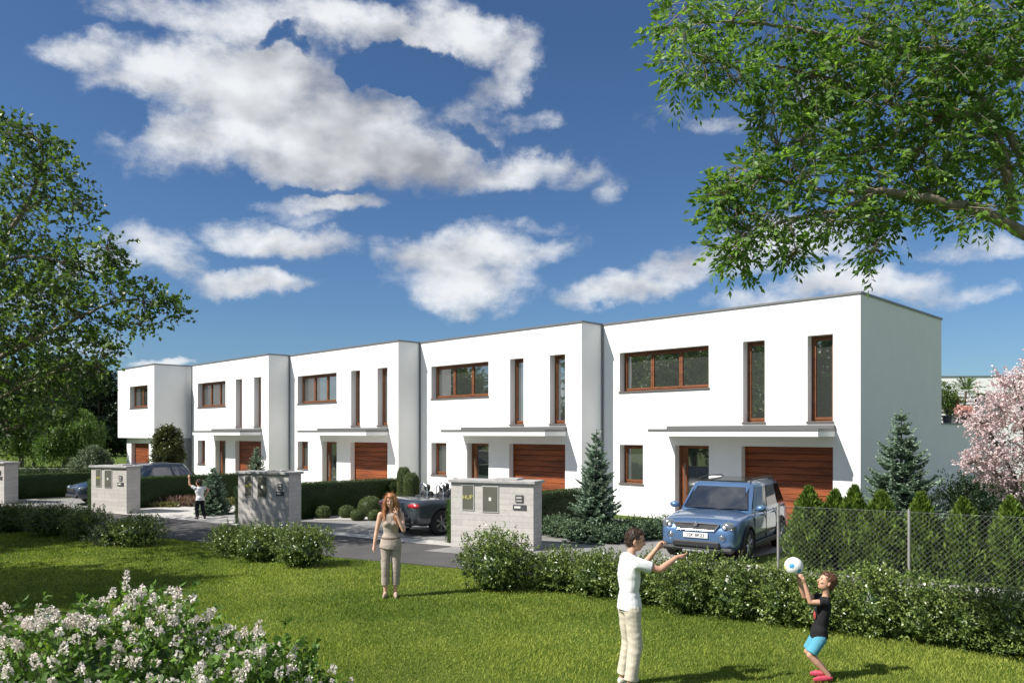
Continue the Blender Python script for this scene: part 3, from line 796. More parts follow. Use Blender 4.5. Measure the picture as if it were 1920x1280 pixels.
pl = MB().box(2.118, 2.134, -.27, .27, .535, .645, bev=.004).build('number_plate', M_plate, suv)
tx = link('lettering', text_mesh('1SK 8K23', .10), M_ink, pl); tx.rotation_euler = (0, 0, R(90)); tx.location = (2.137, 0, .59)
for s in (-.35, .35): MB().tube([(1.06, s - .28, 1.065), (.98, s + .25, 1.12)], .008, 4).build('wiper', M_plastic, suv)

# grey convertible seen from behind, roof down
h_cab = W(.707, .707); h_cab.normalize()
st_cab = [(2.15, .60, .42, .58, .64), (2.08, .78, .28, .68, .74), (1.8, .86, .22, .80, .86), (1.2, .885, .20, .88, .94), (.6, .89, .20, .92, .97), (0, .89, .20, .92, .93), (-.8, .89, .20, .93, .94), (-1.4, .89, .22, .94, .99), (-1.9, .87, .26, .93, .99), (-2.12, .82, .34, .90, .97), (-2.20, .70, .46, .78, .88)]
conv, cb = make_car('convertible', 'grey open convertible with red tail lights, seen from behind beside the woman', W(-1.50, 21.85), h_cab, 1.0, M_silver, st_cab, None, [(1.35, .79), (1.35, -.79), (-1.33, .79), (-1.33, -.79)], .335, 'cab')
MB().box(-1.0, .55, -.74, .74, .70, .955, bev=.03).build('cockpit', M_seat, conv)
for (x, y) in ((-.15, .36), (-.15, -.36), (-.85, .34), (-.85, -.34)):
    se = MB().box(x - .09, x + .09, y - .22, y + .22, .90, 1.08, bev=.05).build('seat', M_seat, conv)
    MB().box(x - .05, x + .05, y - .12, y + .12, 1.085, 1.27, bev=.045).build('headrest', M_seat, se)
    MB().tube([(x - .12, y - .15, .95), (x - .14, y - .13, 1.22), (x - .14, y, 1.30), (x - .14, y + .13, 1.22), (x - .12, y + .15, .95)], .018, 6).build('roll_hoop', M_chrome, se)
ws = MB(); ws.tube([(.85, -.74, .96), (.38, -.64, 1.36), (.38, .64, 1.36), (.85, .74, .96)], .024, 6); wso = ws.build('windscreen_frame', M_plastic, conv)
MB().add([(.84, -.72, .97), (.39, -.63, 1.35), (.39, .63, 1.35), (.84, .72, .97)], [(0, 1, 2, 3)]).build('windscreen', M_carglass, wso)
for s in (1, -1):
    MB().ell((-2.09, .60 * s, .80), (.10, .27, .085), 16, 10).build('tail_light', M_red, conv, smooth=True)
    MB().tube([(-2.19, .45 * s, .27), (-2.10, .45 * s, .27)], .04, 10).build('exhaust_pipe', M_chrome, conv)
    MB().ell((.52, .98 * s, 1.0), (.07, .10, .06), 12, 8).build('side_mirror', M_silver, conv, smooth=True)
MB().box(-2.165, -2.06, -.70, .70, .30, .42, bev=.03).build('rear_diffuser', M_plastic, conv)
MB().box(-2.225, -2.15, -.52, .52, .585, .595).build('boot_seam', M_plastic, conv)
MB().box(-2.225, -2.15, -.60, .60, .43, .50, bev=.012).build('bumper_insert', M_plastic, conv)
MB().box(-2.215, -2.15, -.60, .60, .515, .545, bev=.012).build('bumper_strip', M_chrome, conv)
MB().box(-2.19, -2.10, -.42, .42, .865, .89, bev=.008).build('boot_strip', M_chrome, conv)
MB().box(-2.222, -2.18, -.26, .26, .63, .74, bev=.004).build('number_plate', M_plate, conv)

# dark estate car behind the third mailbox wall
h_est = W(-.707, -.707); h_est.normalize()
st_est = [(2.30, .60, .42, .55, .62), (2.24, .78, .28, .64, .72), (1.95, .87, .22, .76, .84), (1.3, .90, .20, .86, .93), (.8, .905, .20, .90, .97), (-.2, .905, .20, .92, .97), (-1.4, .905, .20, .94, .98), (-2.0, .89, .25, .94, .99), (-2.24, .84, .32, .90, .95), (-2.30, .74, .44, .78, .86)]
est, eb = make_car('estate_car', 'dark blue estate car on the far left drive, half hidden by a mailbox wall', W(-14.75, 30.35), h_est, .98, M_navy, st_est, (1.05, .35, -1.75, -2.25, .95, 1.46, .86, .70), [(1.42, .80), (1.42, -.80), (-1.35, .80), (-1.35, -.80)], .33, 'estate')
MB().box(2.22, 2.31, -.40, .40, .50, .66, bev=.02).build('grille', M_plastic, est)
for s in (1, -1):
    MB().ell((2.12, .66 * s, .66), (.13, .16, .075), 14, 8).build('headlight', M_lamp, est, smooth=True)
    MB().ell((.80, .98 * s, 1.02), (.08, .11, .06), 12, 8).build('side_mirror', M_navy, est, smooth=True)
    MB().tube([(.25, .60 * s, 1.46), (.05, .61 * s, 1.52), (-1.5, .61 * s, 1.50), (-1.72, .60 * s, 1.44)], .014, 6).build('roof_rail', M_chrome, est)
    MB().ell((-2.18, .70 * s, .86), (.09, .14, .09), 12, 8).build('tail_light', M_red, est, smooth=True)
MB().box(2.19, 2.32, -.62, .62, .30, .40, bev=.02).build('bumper_grille', M_plastic, est)
# ================================================================ people
from mathutils import noise as mnoise
def skinm(name, col):
    m, t, out = mat_new(name); b = t.new('ShaderNodeBsdfPrincipled')
    b.inputs['Base Color'].default_value = tuple(col) + (1,); b.inputs['Roughness'].default_value = .5
    b.inputs['Subsurface Weight'].default_value = .12; b.inputs['Subsurface Radius'].default_value = (.02, .008, .004)
    t.l.new(b.outputs[0], out.inputs[0]); return m
M_skin = skinm('skin', (0.56, 0.31, 0.21)); M_skinpale = skinm('fair_skin', (0.66, 0.40, 0.28))
M_eye = pmat('eye_dark', (0.03, 0.02, 0.015), .3); M_lips = pmat('lips', (0.42, 0.15, 0.12), .5)
def cloth(name, col, var=.12): return pmat(name, col, .9, var=var, vscale=9, bump=.25, bscale=300, spec=.2)
M_tee = cloth('white_cotton', (.80, .80, .80), .05); M_chino = cloth('beige_cotton', (.61, .55, .44)); M_black = cloth('black_cotton', (.020, .020, .022), .3)
M_bluecl = cloth('light_blue_cotton', (.10, .34, .46)); M_taupe = cloth('taupe_jersey', (.44, .365, .31)); M_taupe2 = cloth('dark_taupe_sash', (.20, .155, .13)); M_jeans = cloth('black_trouser', (.018, .018, .022))
M_hairb = pmat('brown_hair', (0.055, 0.028, 0.015), .5, var=.4, vscale=60); M_hairc = pmat('chestnut_hair', (0.13, 0.055, 0.025), .5, var=.4, vscale=60); M_hairr = pmat('red_blond_hair', (0.34, 0.115, 0.045), .45, var=.5, vscale=50, col2=(.46, .24, .10))
M_shoew = pmat('pale_shoe', (.62, .58, .50), .7); M_shoer = pmat('red_shoe', (.48, .05, .09), .6); M_shoed = pmat('dark_shoe', (.03, .03, .03), .6)
M_sandal = pmat('sandal_leather', (.36, .27, .20), .7)
M_print = pmat('shirt_print', (.35, .05, .05), .8)

def capsule(mb, a, b, ra, rb, n=12):
    a, b = Vector(a), Vector(b)
    mb.tube([a, b], [ra, rb], n); mb.ell(a, (ra,) * 3, 12, 8); mb.ell(b, (rb,) * 3, 12, 8)
def fuse(mb, voxel, it=6, wr=0.0, wf=9.0, seed=0, fac=.5):
    me = mb.mesh('tmp'); o = bpy.data.objects.new('tmp', me); COL.objects.link(o)
    m = o.modifiers.new('r', 'REMESH'); m.mode = 'VOXEL'; m.voxel_size = voxel; m.adaptivity = 0
    s = o.modifiers.new('s', 'SMOOTH'); s.factor = fac; s.iterations = it
    dg = bpy.context.evaluated_depsgraph_get(); dg.update()
    out = bpy.data.meshes.new_from_object(o.evaluated_get(dg)); bpy.data.objects.remove(o)
    out.materials.clear()
    if wr:
        off = Vector((seed * 3.1, 0, 0))
        for v in out.vertices:
            q = v.co * wf + off; q.z *= .55
            v.co += v.normal * (wr * (mnoise.noise(q) + .5 * mnoise.noise(Vector((q.x * 1.2, q.y * 1.2, q.z * 4.5)))))
    return out
def frame(d, up):
    x = Vector(d).normalized(); y = Vector(up).cross(x)
    if y.length < 1e-4: y = Vector((0, 1, 0))
    y.normalize(); z = x.cross(y)
    return Matrix(((x.x, y.x, z.x, 0), (x.y, y.y, z.y, 0), (x.z, y.z, z.z, 0), (0, 0, 0, 1)))
def hand(mb, wrist, fwd, palm, side, k, curl=.35, spread=1.0):
    """palm plus four unequal bent fingers and a thumb leaving the side of the palm. fwd: wrist->knuckles, palm: where the palm looks, side: +1/-1 thumb side"""
    x = Vector(fwd).normalized(); n = Vector(palm); n = (n - x * n.dot(x)).normalized(); y = x.cross(n) * side
    w = Vector(wrist); Pt = lambda a, b, c: w + (x * a + y * b + n * c) * k
    mb.tube([Pt(-.005, 0, 0), Pt(.04, .002, 0), Pt(.085, 0, .002)], [.022 * k, .030 * k, .030 * k], 10)
    for b in (-.028, -.01, .01, .028): capsule(mb, Pt(.02, b * .6, 0), Pt(.083, b, .002), .012 * k, .0105 * k, 8)
    for i, (b, L) in enumerate(((.030, .070), (.010, .078), (-.010, .073), (-.029, .057))):
        c0 = curl * (1 + .12 * i); p = Pt(.085, b, .002); dirn = 0.0; bb = b * spread * .35
        for sg in range(3):
            ang = c0 * (sg + .6); ln = L * (.44, .32, .24)[sg]
            q = p + (x * math.cos(ang) * ln + n * math.sin(ang) * ln + y * bb * ln * 4) * k
            capsule(mb, p, q, (.0095 - .0010 * sg) * k, (.0087 - .0010 * sg) * k, 8); p = q
    p0, p1 = Pt(.018, .024, .006), Pt(.048, .052, .016); p2 = Pt(.072, .060, .026); p3 = Pt(.092, .058, .036)
    capsule(mb, p0, p1, .013 * k, .0115 * k, 8); capsule(mb, p1, p2, .0108 * k, .0098 * k, 8); capsule(mb, p2, p3, .0098 * k, .0082 * k, 8)
def person(label, loc, yaw, J, rs, opt):
    """J: joints in the figure's own frame (x ahead, y left, z up); rs: girth scale"""
    root = empty('person', loc, yaw, label, 'person')
    V = {k: Vector(v) for k, v in J.items() if not isinstance(v, dict)}
    hk = opt.get('head', 1.0); hand_k = opt.get('handk', 1.0)
    HM = Matrix.Translation(V['head']) @ frame(V['look'], (0, 0, 1)) @ Matrix.Scale(hk, 4)
    skin = opt.get('skin', M_skin)
    # torso
    hip, waist, chest, sh, neck = V['hip'], V['waist'], V['chest'], V['shc'], V['neck']
    fem = opt.get('fem', False)
    def torso(mb, g, low=True, top=True, flare=0.0, caps=True):
        pts = [hip + Vector((0, 0, -.03)), hip + Vector((0, 0, .05)), waist, chest, lerp(chest, sh, .7), sh]
        rad = [(.105 + flare, (.165 if fem else .155) + flare), (.105 + flare * .6, (.158 if fem else .150) + flare * .6), (.088, .118 if fem else .133), (.108, .142 if fem else .165), (.095, .145 if fem else .170), (.055, .10)]
        ii = range(0 if low else 1, 6)
        rr = [tuple((q + g) * rs for q in rad[i]) for i in ii]
        mb.tube([pts[i] for i in ii], rr, 20)
        if caps: capsule(mb, V['shL'] * .96 + sh * .04, V['shR'] * .96 + sh * .04, (.052 + g) * rs, (.052 + g) * rs)
        if fem:
            for s in (1, -1): mb.ell(chest + Vector((.062 * rs, .062 * s * rs, -.01)), ((.062 + g) * rs,) * 3, 12, 8)
    b = MB(); torso(b, -.012)
    capsule(b, sh - Vector((0, 0, .03)), neck, .060 * rs, .048 * rs * (0.85 if fem else 1)); capsule(b, neck, V['head'] - HM.to_3x3() @ Vector((.005, 0, .05)), .048 * rs * (0.85 if fem else 1), .048 * hk)
    for s in ('L', 'R'):
        capsule(b, V['sh' + s], lerp(V['sh' + s], V['el' + s], .55), .050 * rs, .044 * rs); capsule(b, lerp(V['sh' + s], V['el' + s], .55), V['el' + s], .044 * rs, .036 * rs)
        capsule(b, V['el' + s], lerp(V['el' + s], V['wr' + s], .3), .036 * rs, .038 * rs); capsule(b, lerp(V['el' + s], V['wr' + s], .3), V['wr' + s], .038 * rs, .025 * rs)
        hp = V['hp' + s]; kn, an = V['kn' + s], V['an' + s]
        capsule(b, hp, lerp(hp, kn, .4), .085 * rs, .075 * rs); capsule(b, lerp(hp, kn, .4), kn, .075 * rs, .052 * rs)
        capsule(b, kn, lerp(kn, an, .35), .052 * rs, .055 * rs); capsule(b, lerp(kn, an, .35), an, .055 * rs, .034 * rs)
        ft = V['ft' + s]; capsule(b, an - Vector((0, 0, .03)), an + (ft - an) * .3 + Vector((0, 0, -.02)), .034 * rs, .034 * rs); capsule(b, an + (ft - an) * .3 - Vector((0, 0, .015)), ft, .036 * rs, .024 * rs)
        hd = opt['hand' + s]
        hand(b, V['wr' + s], hd[0], hd[1], hd[2], hand_k, hd[3])
    # head: skull, jaw, nose, brow, ears
    b.ell((0, 0, .022), (.094, .074, .100), 24, 16, HM); b.ell((.018, 0, -.045), (.066, .056, .062), 18, 12, HM); b.ell((.048, 0, -.080), (.026, .026, .022), 12, 8, HM)
    b.tube([HM @ Vector(q) for q in ((.082, 0, .018), (.100, 0, -.010), (.108, 0, -.024), (.088, 0, -.034))], [.009 * hk, .011 * hk, .014 * hk, .010 * hk], 8)
    b.ell((.076, 0, .034), (.016, .05, .010), 12, 8, HM)
    for s in (1, -1): b.ell((-.004, .076 * s, -.008), (.017, .009, .031), 10, 8, HM); b.ell((.070, .032 * s, -.022), (.020, .022, .018), 10, 8, HM)
    body = link('body', fuse(b, opt.get('voxel', .0065), 4), skin, root, smooth=True)
    for s in (1, -1):
        MB().ell((.0865, .031 * s, .010), (.006, .011, .006), 10, 6, HM).build('eye', M_eye, root)
        MB().ell((.0905, .032 * s, .027), (.004, .017, .0035), 10, 6, HM).build('eyebrow', opt['hair'], root)
    MB().ell((.086, 0, -.052), (.006, .021, .006), 10, 6, HM).build('mouth', M_lips, root)
    # clothes
    wrk = opt.get('wr', .006)
    if opt['top']:
        t = MB(); torso(t, .008, flare=.02, caps=not fem)
        if opt.get('sleeve', 0):
            for s in ('L', 'R'):
                e = lerp(V['sh' + s], V['el' + s], opt['sleeve'])
                t.tube([lerp(sh, V['sh' + s], .7), V['sh' + s], e], [(.066 * rs,) * 2, (.068 * rs,) * 2, (.064 * rs,) * 2], 16)
        if opt.get('collar'): t.tube([sh - Vector((0, 0, .02)), neck - Vector((0, 0, .012))], [.075 * rs, .060 * rs], 16)
        link('shirt', fuse(t, .008, 3, wrk, seed=1), opt['top'], root, smooth=True)
    if opt['bot']:
        t = MB(); ll = opt.get('leg', 1.0)
        t.tube([hip + Vector((0, 0, .075)), hip + Vector((0, 0, .0)), hip + Vector((0, 0, -.07))], [((.104) * rs, .146 * rs), (.118 * rs, .166 * rs), (.105 * rs, .160 * rs)], 20)
        for s in ('L', 'R'):
            hp, kn, an = V['hp' + s], V['kn' + s], V['an' + s]
            w = opt.get('legw', 1.0)
            pts = [(hp, .098), (lerp(hp, kn, .5), .086), (kn, .070 * w)]
            if ll > .5: pts += [(lerp(kn, an, .5), .066 * w), (lerp(kn, an, ll) , .062 * w)]
            else: pts = [(hp, .100), (lerp(hp, kn, .5), .094), (lerp(hp, kn, ll * 2), .092)]
            t.tube([p for p, r_ in pts], [r_ * rs for p, r_ in pts], 16); t.ell(hp, (.098 * rs,) * 3)
        link('trousers' if ll > .5 else 'shorts', fuse(t, .008, 3, wrk, seed=2), opt['bot'], root, smooth=True)
    for s in ('L', 'R'):
        an, ft = V['an' + s], V['ft' + s]; t = MB()
        d = (ft - an); d.z = 0; d.normalize(); sd = Vector((-d.y, d.x, 0)); heel = Vector((an.x, an.y, 0)) - d * .05 * rs; k = rs * opt.get('shoek', 1.0)
        A0 = an.z - opt.get('anz', .09) * rs
        base = Vector((0, 0, max(0, A0)))
        t.tube([heel + base + Vector((0, 0, .040)) * k, heel + d * .09 * k + base + Vector((0, 0, .045)) * k, heel + d * .18 * k + base + Vector((0, 0, .032)) * k, heel + d * .255 * k + base + Vector((0, 0, .022)) * k],
               [(.030 * k, .034 * k), (.042 * k, .040 * k), (.030 * k, .046 * k), (.014 * k, .028 * k)], 14)
        t.tube([heel + d * .05 * k + base + Vector((0, 0, .04)) * k, an + Vector((0, 0, -.01))], [.042 * k, .044 * k], 12)
        link('shoe', fuse(t, .007, 3), opt['shoe'], root, smooth=True)
    # hair
    h = MB(); hr = opt.get('hairstyle', 'short')
    h.ell((-.014, 0, .036), (.094, .081, .098), 20, 14, HM); h.ell((-.040, 0, -.005), (.062, .072, .070), 16, 10, HM)
    if hr == 'short': h.ell((.030, 0, .090), (.055, .062, .036), 16, 10, HM)
    if hr == 'long':
        h.ell((.028, 0, .080), (.062, .066, .045), 16, 10, HM)
        for s in (1, -1):
            h.tube([HM @ Vector(q) for q in ((.045, .045 * s, .085), (.050, .076 * s, .03), (.030, .088 * s, -.06), (.045, .100 * s, -.16), (.075, .095 * s, -.26), (.095, .085 * s, -.34))], [(.02, .02), (.024, .022), (.030, .026), (.036, .026), (.034, .022), (.010, .008)], 12)
            h.tube([HM @ Vector(q) for q in ((-.01, .06 * s, .06), (-.02, .085 * s, -.03), (-.03, .10 * s, -.13), (-.02, .11 * s, -.24))], [.03, .036, .042, .014], 12)
        h.tube([HM @ Vector(q) for q in ((-.05, 0, .06), (-.075, 0, -.05), (-.085, 0, -.16), (-.07, 0, -.26))], [(.04, .06), (.045, .08), (.04, .085), (.015, .05)], 14)
    ho = link('hair', fuse(h, .007, 3, .006, 34, 5), opt['hair'], root, smooth=True)
    rg = np.random.default_rng(4); nv = len(ho.data.vertices); sel = rg.integers(0, nv, 2600 if hr == 'long' else 1300)
    pp = np.array([tuple(ho.data.vertices[int(i)].co) for i in sel]); nn = np.array([tuple(ho.data.vertices[int(i)].normal) for i in sel])
    dn = np.array(tuple(HM.to_3x3() @ Vector((-.5, 0, -.8) if hr == 'short' else (.05, 0, -1))))
    ax = dn[None, :] - nn * (nn @ dn)[:, None] + nn * .16 + rg.normal(size=(len(sel), 3)) * .22
    v_, q_, t_ = leaves(pp, ax, .030 if hr == 'short' else .075, .0035, rg.random(len(sel)), rg, fold=.0)
    link('hair_strands', np_mesh('hair_strands', v_, q_, t_), opt['hair'], ho)
    return root, V
DX = lambda lat, d: math.atan2(W(lat, d).y, W(lat, d).x)      # yaw whose forward looks that way
# man in white shirt, facing right
k = 1.0
man, mV = person('man in white shirt and beige trousers, arms stretched out to the right', W(1.23, 8.14), DX(.97, .22),
    dict(hip=(0, 0, .90), waist=(.0, 0, 1.06), chest=(.0, 0, 1.24), shc=(.0, 0, 1.42), neck=(.02, 0, 1.475), head=(.065, 0, 1.60), look=(.93, -.34, -.12),
         shL=(.02, .185, 1.385), elL=(.23, .26, 1.24), wrL=(.39, .17, 1.475), shR=(.02, -.185, 1.385), elR=(.25, -.24, 1.315), wrR=(.48, -.17, 1.43),
         hpL=(0, .085, .87), knL=(.035, .115, .49), anL=(-.03, .135, .09), ftL=(.13, .16, .03), hpR=(0, -.085, .87), knR=(.03, -.105, .49), anR=(-.04, -.115, .09), ftR=(.12, -.15, .03)), 1.0,
    dict(head=1.04, top=M_tee, bot=M_chino, shoe=M_shoew, hair=M_hairb, sleeve=.62, collar=True, leg=.93, legw=1.10, wr=.010,
         handL=((.62, -.05, .75), (.55, -.6, -.3), 1, .75), handR=((.95, .15, .05), (.1, .75, .6), -1, .28)))
# boy in black catching a ball
s173 = 1
man.scale = (.96, .96, .965)
boy, bV = person('boy in black shirt and light blue shorts lifting a ball, knees bent', W(3.38, 8.42), DX(-1, .12),
    dict(hip=(.05, 0, .49), waist=(.035, 0, .60), chest=(.01, 0, .74), shc=(-.01, 0, .885), neck=(-.025, 0, .935), head=(-.03, 0, 1.055), look=(.90, .12, .40),
         shL=(.0, .115, .865), elL=(.17, .115, .86), wrL=(.225, .10, 1.06), shR=(.0, -.115, .865), elR=(.175, -.12, .87), wrR=(.245, -.085, 1.07),
         hpL=(.05, .06, .47), knL=(.165, .08, .285), anL=(-.03, .09, .075), ftL=(.09, .11, .025), hpR=(.05, -.06, .47), knR=(.15, -.08, .28), anR=(-.05, -.08, .075), ftR=(.07, -.10, .025)), .70,
    dict(head=.90, handk=.72, top=M_black, bot=M_bluecl, shoe=M_shoer, hair=M_hairc, sleeve=.45, leg=.44, legw=1.0, wr=.004, voxel=.0055, shoek=1.15,
         handL=((.35, .05, .95), (.6, -.55, .1), -1, .38), handR=((.25, .0, .95), (.55, .6, .1), 1, .38)))
pr = MB().ell((.100, .02, .70), (.012, .040, .045), 12, 8).build('shirt_print', M_print, boy)
bc = Matrix.Translation(boy.location) @ Matrix.Rotation(boy.rotation_euler.z, 4, 'Z') @ Vector((.315, .005, 1.225))
def ball():
    root = empty('ball', bc, .3, 'white ball with blue and yellow patches held up by the boy', 'ball')
    r_ = .098
    MB().ell((0, 0, 0), (r_,) * 3, 28, 20).build('shell', pmat('ball_white', (.82, .82, .80), .45, bump=.1), root, smooth=True)
    for (az, el, m, nm) in ((-95, 12, M_pb, 'blue_patch'), (-150, -12, M_py, 'yellow_patch'), (-40, -25, M_pb, 'blue_patch'), (30, 20, M_py, 'yellow_patch'), (95, -5, M_pb, 'blue_patch'), (-100, -55, M_py, 'yellow_patch')):
        d = Vector((math.cos(R(az)) * math.cos(R(el)), math.sin(R(az)) * math.cos(R(el)), math.sin(R(el)))); Mx = frame(d, (0, 0, 1)).to_3x3()
        rings = []
        for a in (.02, .16, .32):
            rings.append([Mx @ Vector((math.cos(a) * r_ * 1.012, math.sin(a) * math.cos(t * math.pi / 3) * r_ * 1.012, math.sin(a) * math.sin(t * math.pi / 3) * r_ * 1.012)) for t in range(6)])
        MB().loft(rings).build(nm, m, root)
M_pb = pmat('patch_blue', (.05, .28, .50), .45); M_py = pmat('patch_yellow', (.62, .66, .18), .45)
ball()
# woman in taupe, facing the camera
wom, wV = person('woman with long red-blond hair in taupe top and cropped trousers, hand at her cheek', W(-1.98, 12.68), DX(.16, -1),
    dict(hip=(0, 0, .90), waist=(.0, 0, 1.05), chest=(.0, 0, 1.215), shc=(-.01, 0, 1.375), neck=(.0, 0, 1.43), head=(.02, 0, 1.565), look=(.95, -.18, -.08),
         shL=(-.01, .165, 1.345), elL=(.15, .205, 1.10), wrL=(.17, .095, 1.34), shR=(-.01, -.165, 1.345), elR=(-.01, -.225, 1.08), wrR=(.03, -.265, .85),
         hpL=(0, .085, .87), knL=(.02, .085, .48), anL=(-.02, .075, .085), ftL=(.12, .085, .025), hpR=(0, -.085, .87), knR=(.02, -.085, .48), anR=(-.02, -.085, .085), ftR=(.12, -.11, .025)), .93,
    dict(head=1.0, fem=True, skin=M_skinpale, top=M_taupe, bot=M_taupe, shoe=M_sandal, hair=M_hairr, hairstyle='long', leg=.70, legw=1.12, wr=.006,
         handL=((-.35, -.10, .95), (-.3, -.75, .1), 1, .3), handR=((.12, -.10, -.98), (.1, .9, 0), -1, .35), handk=.9))
def sash():
    t = MB(); t.tube([Vector((0, 0, .985)), Vector((0, 0, .945))], [(.112, .152), (.120, .160)], 24); m = link('sash', fuse(t, .008, 2, .004), M_taupe2, wom, smooth=True)
    t = MB(); t.tube([Vector((0, 0, .95)), Vector((.0, 0, .86)), Vector((.0, -.01, .79))], [(.118, .158), (.135, .178), (.135, .180)], 24); link('overskirt', fuse(t, .008, 2, .008, 7), M_taupe, wom, smooth=True)
sash()
# far boy, seen from behind, one arm up
fb, fV = person('boy in white shirt and black trousers far away on a drive, one arm raised', W(-9.70, 24.15), DX(-.75, .65),
    dict(hip=(0, 0, .62), waist=(.02, 0, .73), chest=(.045, 0, .86), shc=(.07, 0, .99), neck=(.085, 0, 1.03), head=(.11, 0, 1.13), look=(.9, .2, .3),
         shL=(.07, .13, .965), elL=(.20, .24, 1.08), wrL=(.26, .22, 1.27), shR=(.07, -.13, .965), elR=(-.02, -.27, .93), wrR=(.0, -.20, .76),
         hpL=(0, .06, .60), knL=(.05, .085, .34), anL=(-.02, .10, .075), ftL=(.10, .11, .025), hpR=(0, -.06, .60), knR=(-.0, -.085, .34), anR=(-.08, -.12, .075), ftR=(.03, -.15, .025)), .78,
    dict(head=.92, handk=.78, top=M_tee, bot=M_jeans, shoe=M_shoed, hair=M_hairb, sleeve=.55, leg=.97, legw=1.1, wr=.005, voxel=.008,
         handL=((.15, .0, 1), (.5, -.5, 0), 1, .3), handR=((.2, .4, -.6), (0, .9, 0), -1, .4)))
# ================================================================ vegetation
M_bark = pmat('bark', (0.16, 0.125, 0.09), 0.9, var=0.5, vscale=12, bump=0.6, bscale=40)
M_barkpale = pmat('pale_bark', (0.30, 0.25, 0.19), 0.9, var=0.4, vscale=9, bump=0.5, bscale=40)
M_lf_ash = leafmat('ash_leaves', (0.07, 0.15, 0.034), (0.25, 0.40, 0.095), 0.55)
M_lf_left = leafmat('lime_leaves', (0.050, 0.100, 0.026), (0.175, 0.265, 0.075), 0.4, gloss=0.6)
M_lf_dark = leafmat('dark_leaves', (0.010, 0.026, 0.010), (0.035, 0.065, 0.022), 0.15)
M_lf_mid = leafmat('green_leaves', (0.04, 0.09, 0.02), (0.14, 0.22, 0.055), 0.25)
M_lf_yel = leafmat('yellowish_leaves', (0.04, 0.06, 0.012), (0.13, 0.14, 0.03), 0.25)
M_lf_willow = leafmat('willow_leaves', (0.06, 0.12, 0.025), (0.15, 0.24, 0.06), 0.3)
M_lf_pale = leafmat('pale_leaves', (0.07, 0.10, 0.06), (0.20, 0.26, 0.16), 0.2)
M_lf_shrub = leafmat('shrub_leaves', (0.052, 0.095, 0.020), (0.27, 0.345, 0.095), 0.2, rough=0.32, gloss=0.6)
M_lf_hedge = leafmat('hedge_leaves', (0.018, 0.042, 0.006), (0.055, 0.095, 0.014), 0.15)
M_lf_box = leafmat('box_leaves', (0.05, 0.08, 0.024), (0.16, 0.20, 0.07), 0.15)
M_lf_thuja = leafmat('thuja_sprays', (0.038, 0.078, 0.012), (0.175, 0.265, 0.045), 0.2)
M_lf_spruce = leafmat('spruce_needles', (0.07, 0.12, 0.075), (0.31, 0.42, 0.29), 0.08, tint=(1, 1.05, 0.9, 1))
M_lf_juniper = leafmat('juniper_sprays', (0.05, 0.095, 0.048), (0.19, 0.28, 0.155), 0.1)
M_cherry = leafmat('cherry_blossom', (0.68, 0.50, 0.50), (0.97, 0.85, 0.84), 0.35, tint=(1, 0.9, 0.9, 1), gloss=0.1)
M_lilacfl = leafmat('lilac_blossom', (0.74, 0.66, 0.59), (0.95, 0.91, 0.84), 0.3, tint=(1, .95, .95, 1), gloss=0.1)
M_coral = leafmat('coral_blossom', (0.65, 0.33, 0.28), (0.88, 0.58, 0.50), 0.3, tint=(1, .9, .9, 1))
M_lf_lilac = leafmat('lilac_leaves', (0.055, 0.115, 0.02), (0.19, 0.32, 0.065), 0.3)
M_lf_red = leafmat('reddish_cover', (0.12, 0.07, 0.05), (0.34, 0.22, 0.20), 0.2)
M_lf_olive = leafmat('olive_cover', (0.09, 0.09, 0.03), (0.24, 0.23, 0.09), 0.2)
M_lf_topiary = leafmat('topiary_leaves', (0.035, 0.045, 0.012), (0.13, 0.14, 0.05), 0.2, rough=0.35)
RZ45 = np.array([[C45, -C45, 0], [C45, C45, 0], [0, 0, 1.0]])    # photographer's right/ahead/up -> world
def toW(v): return v @ RZ45.T
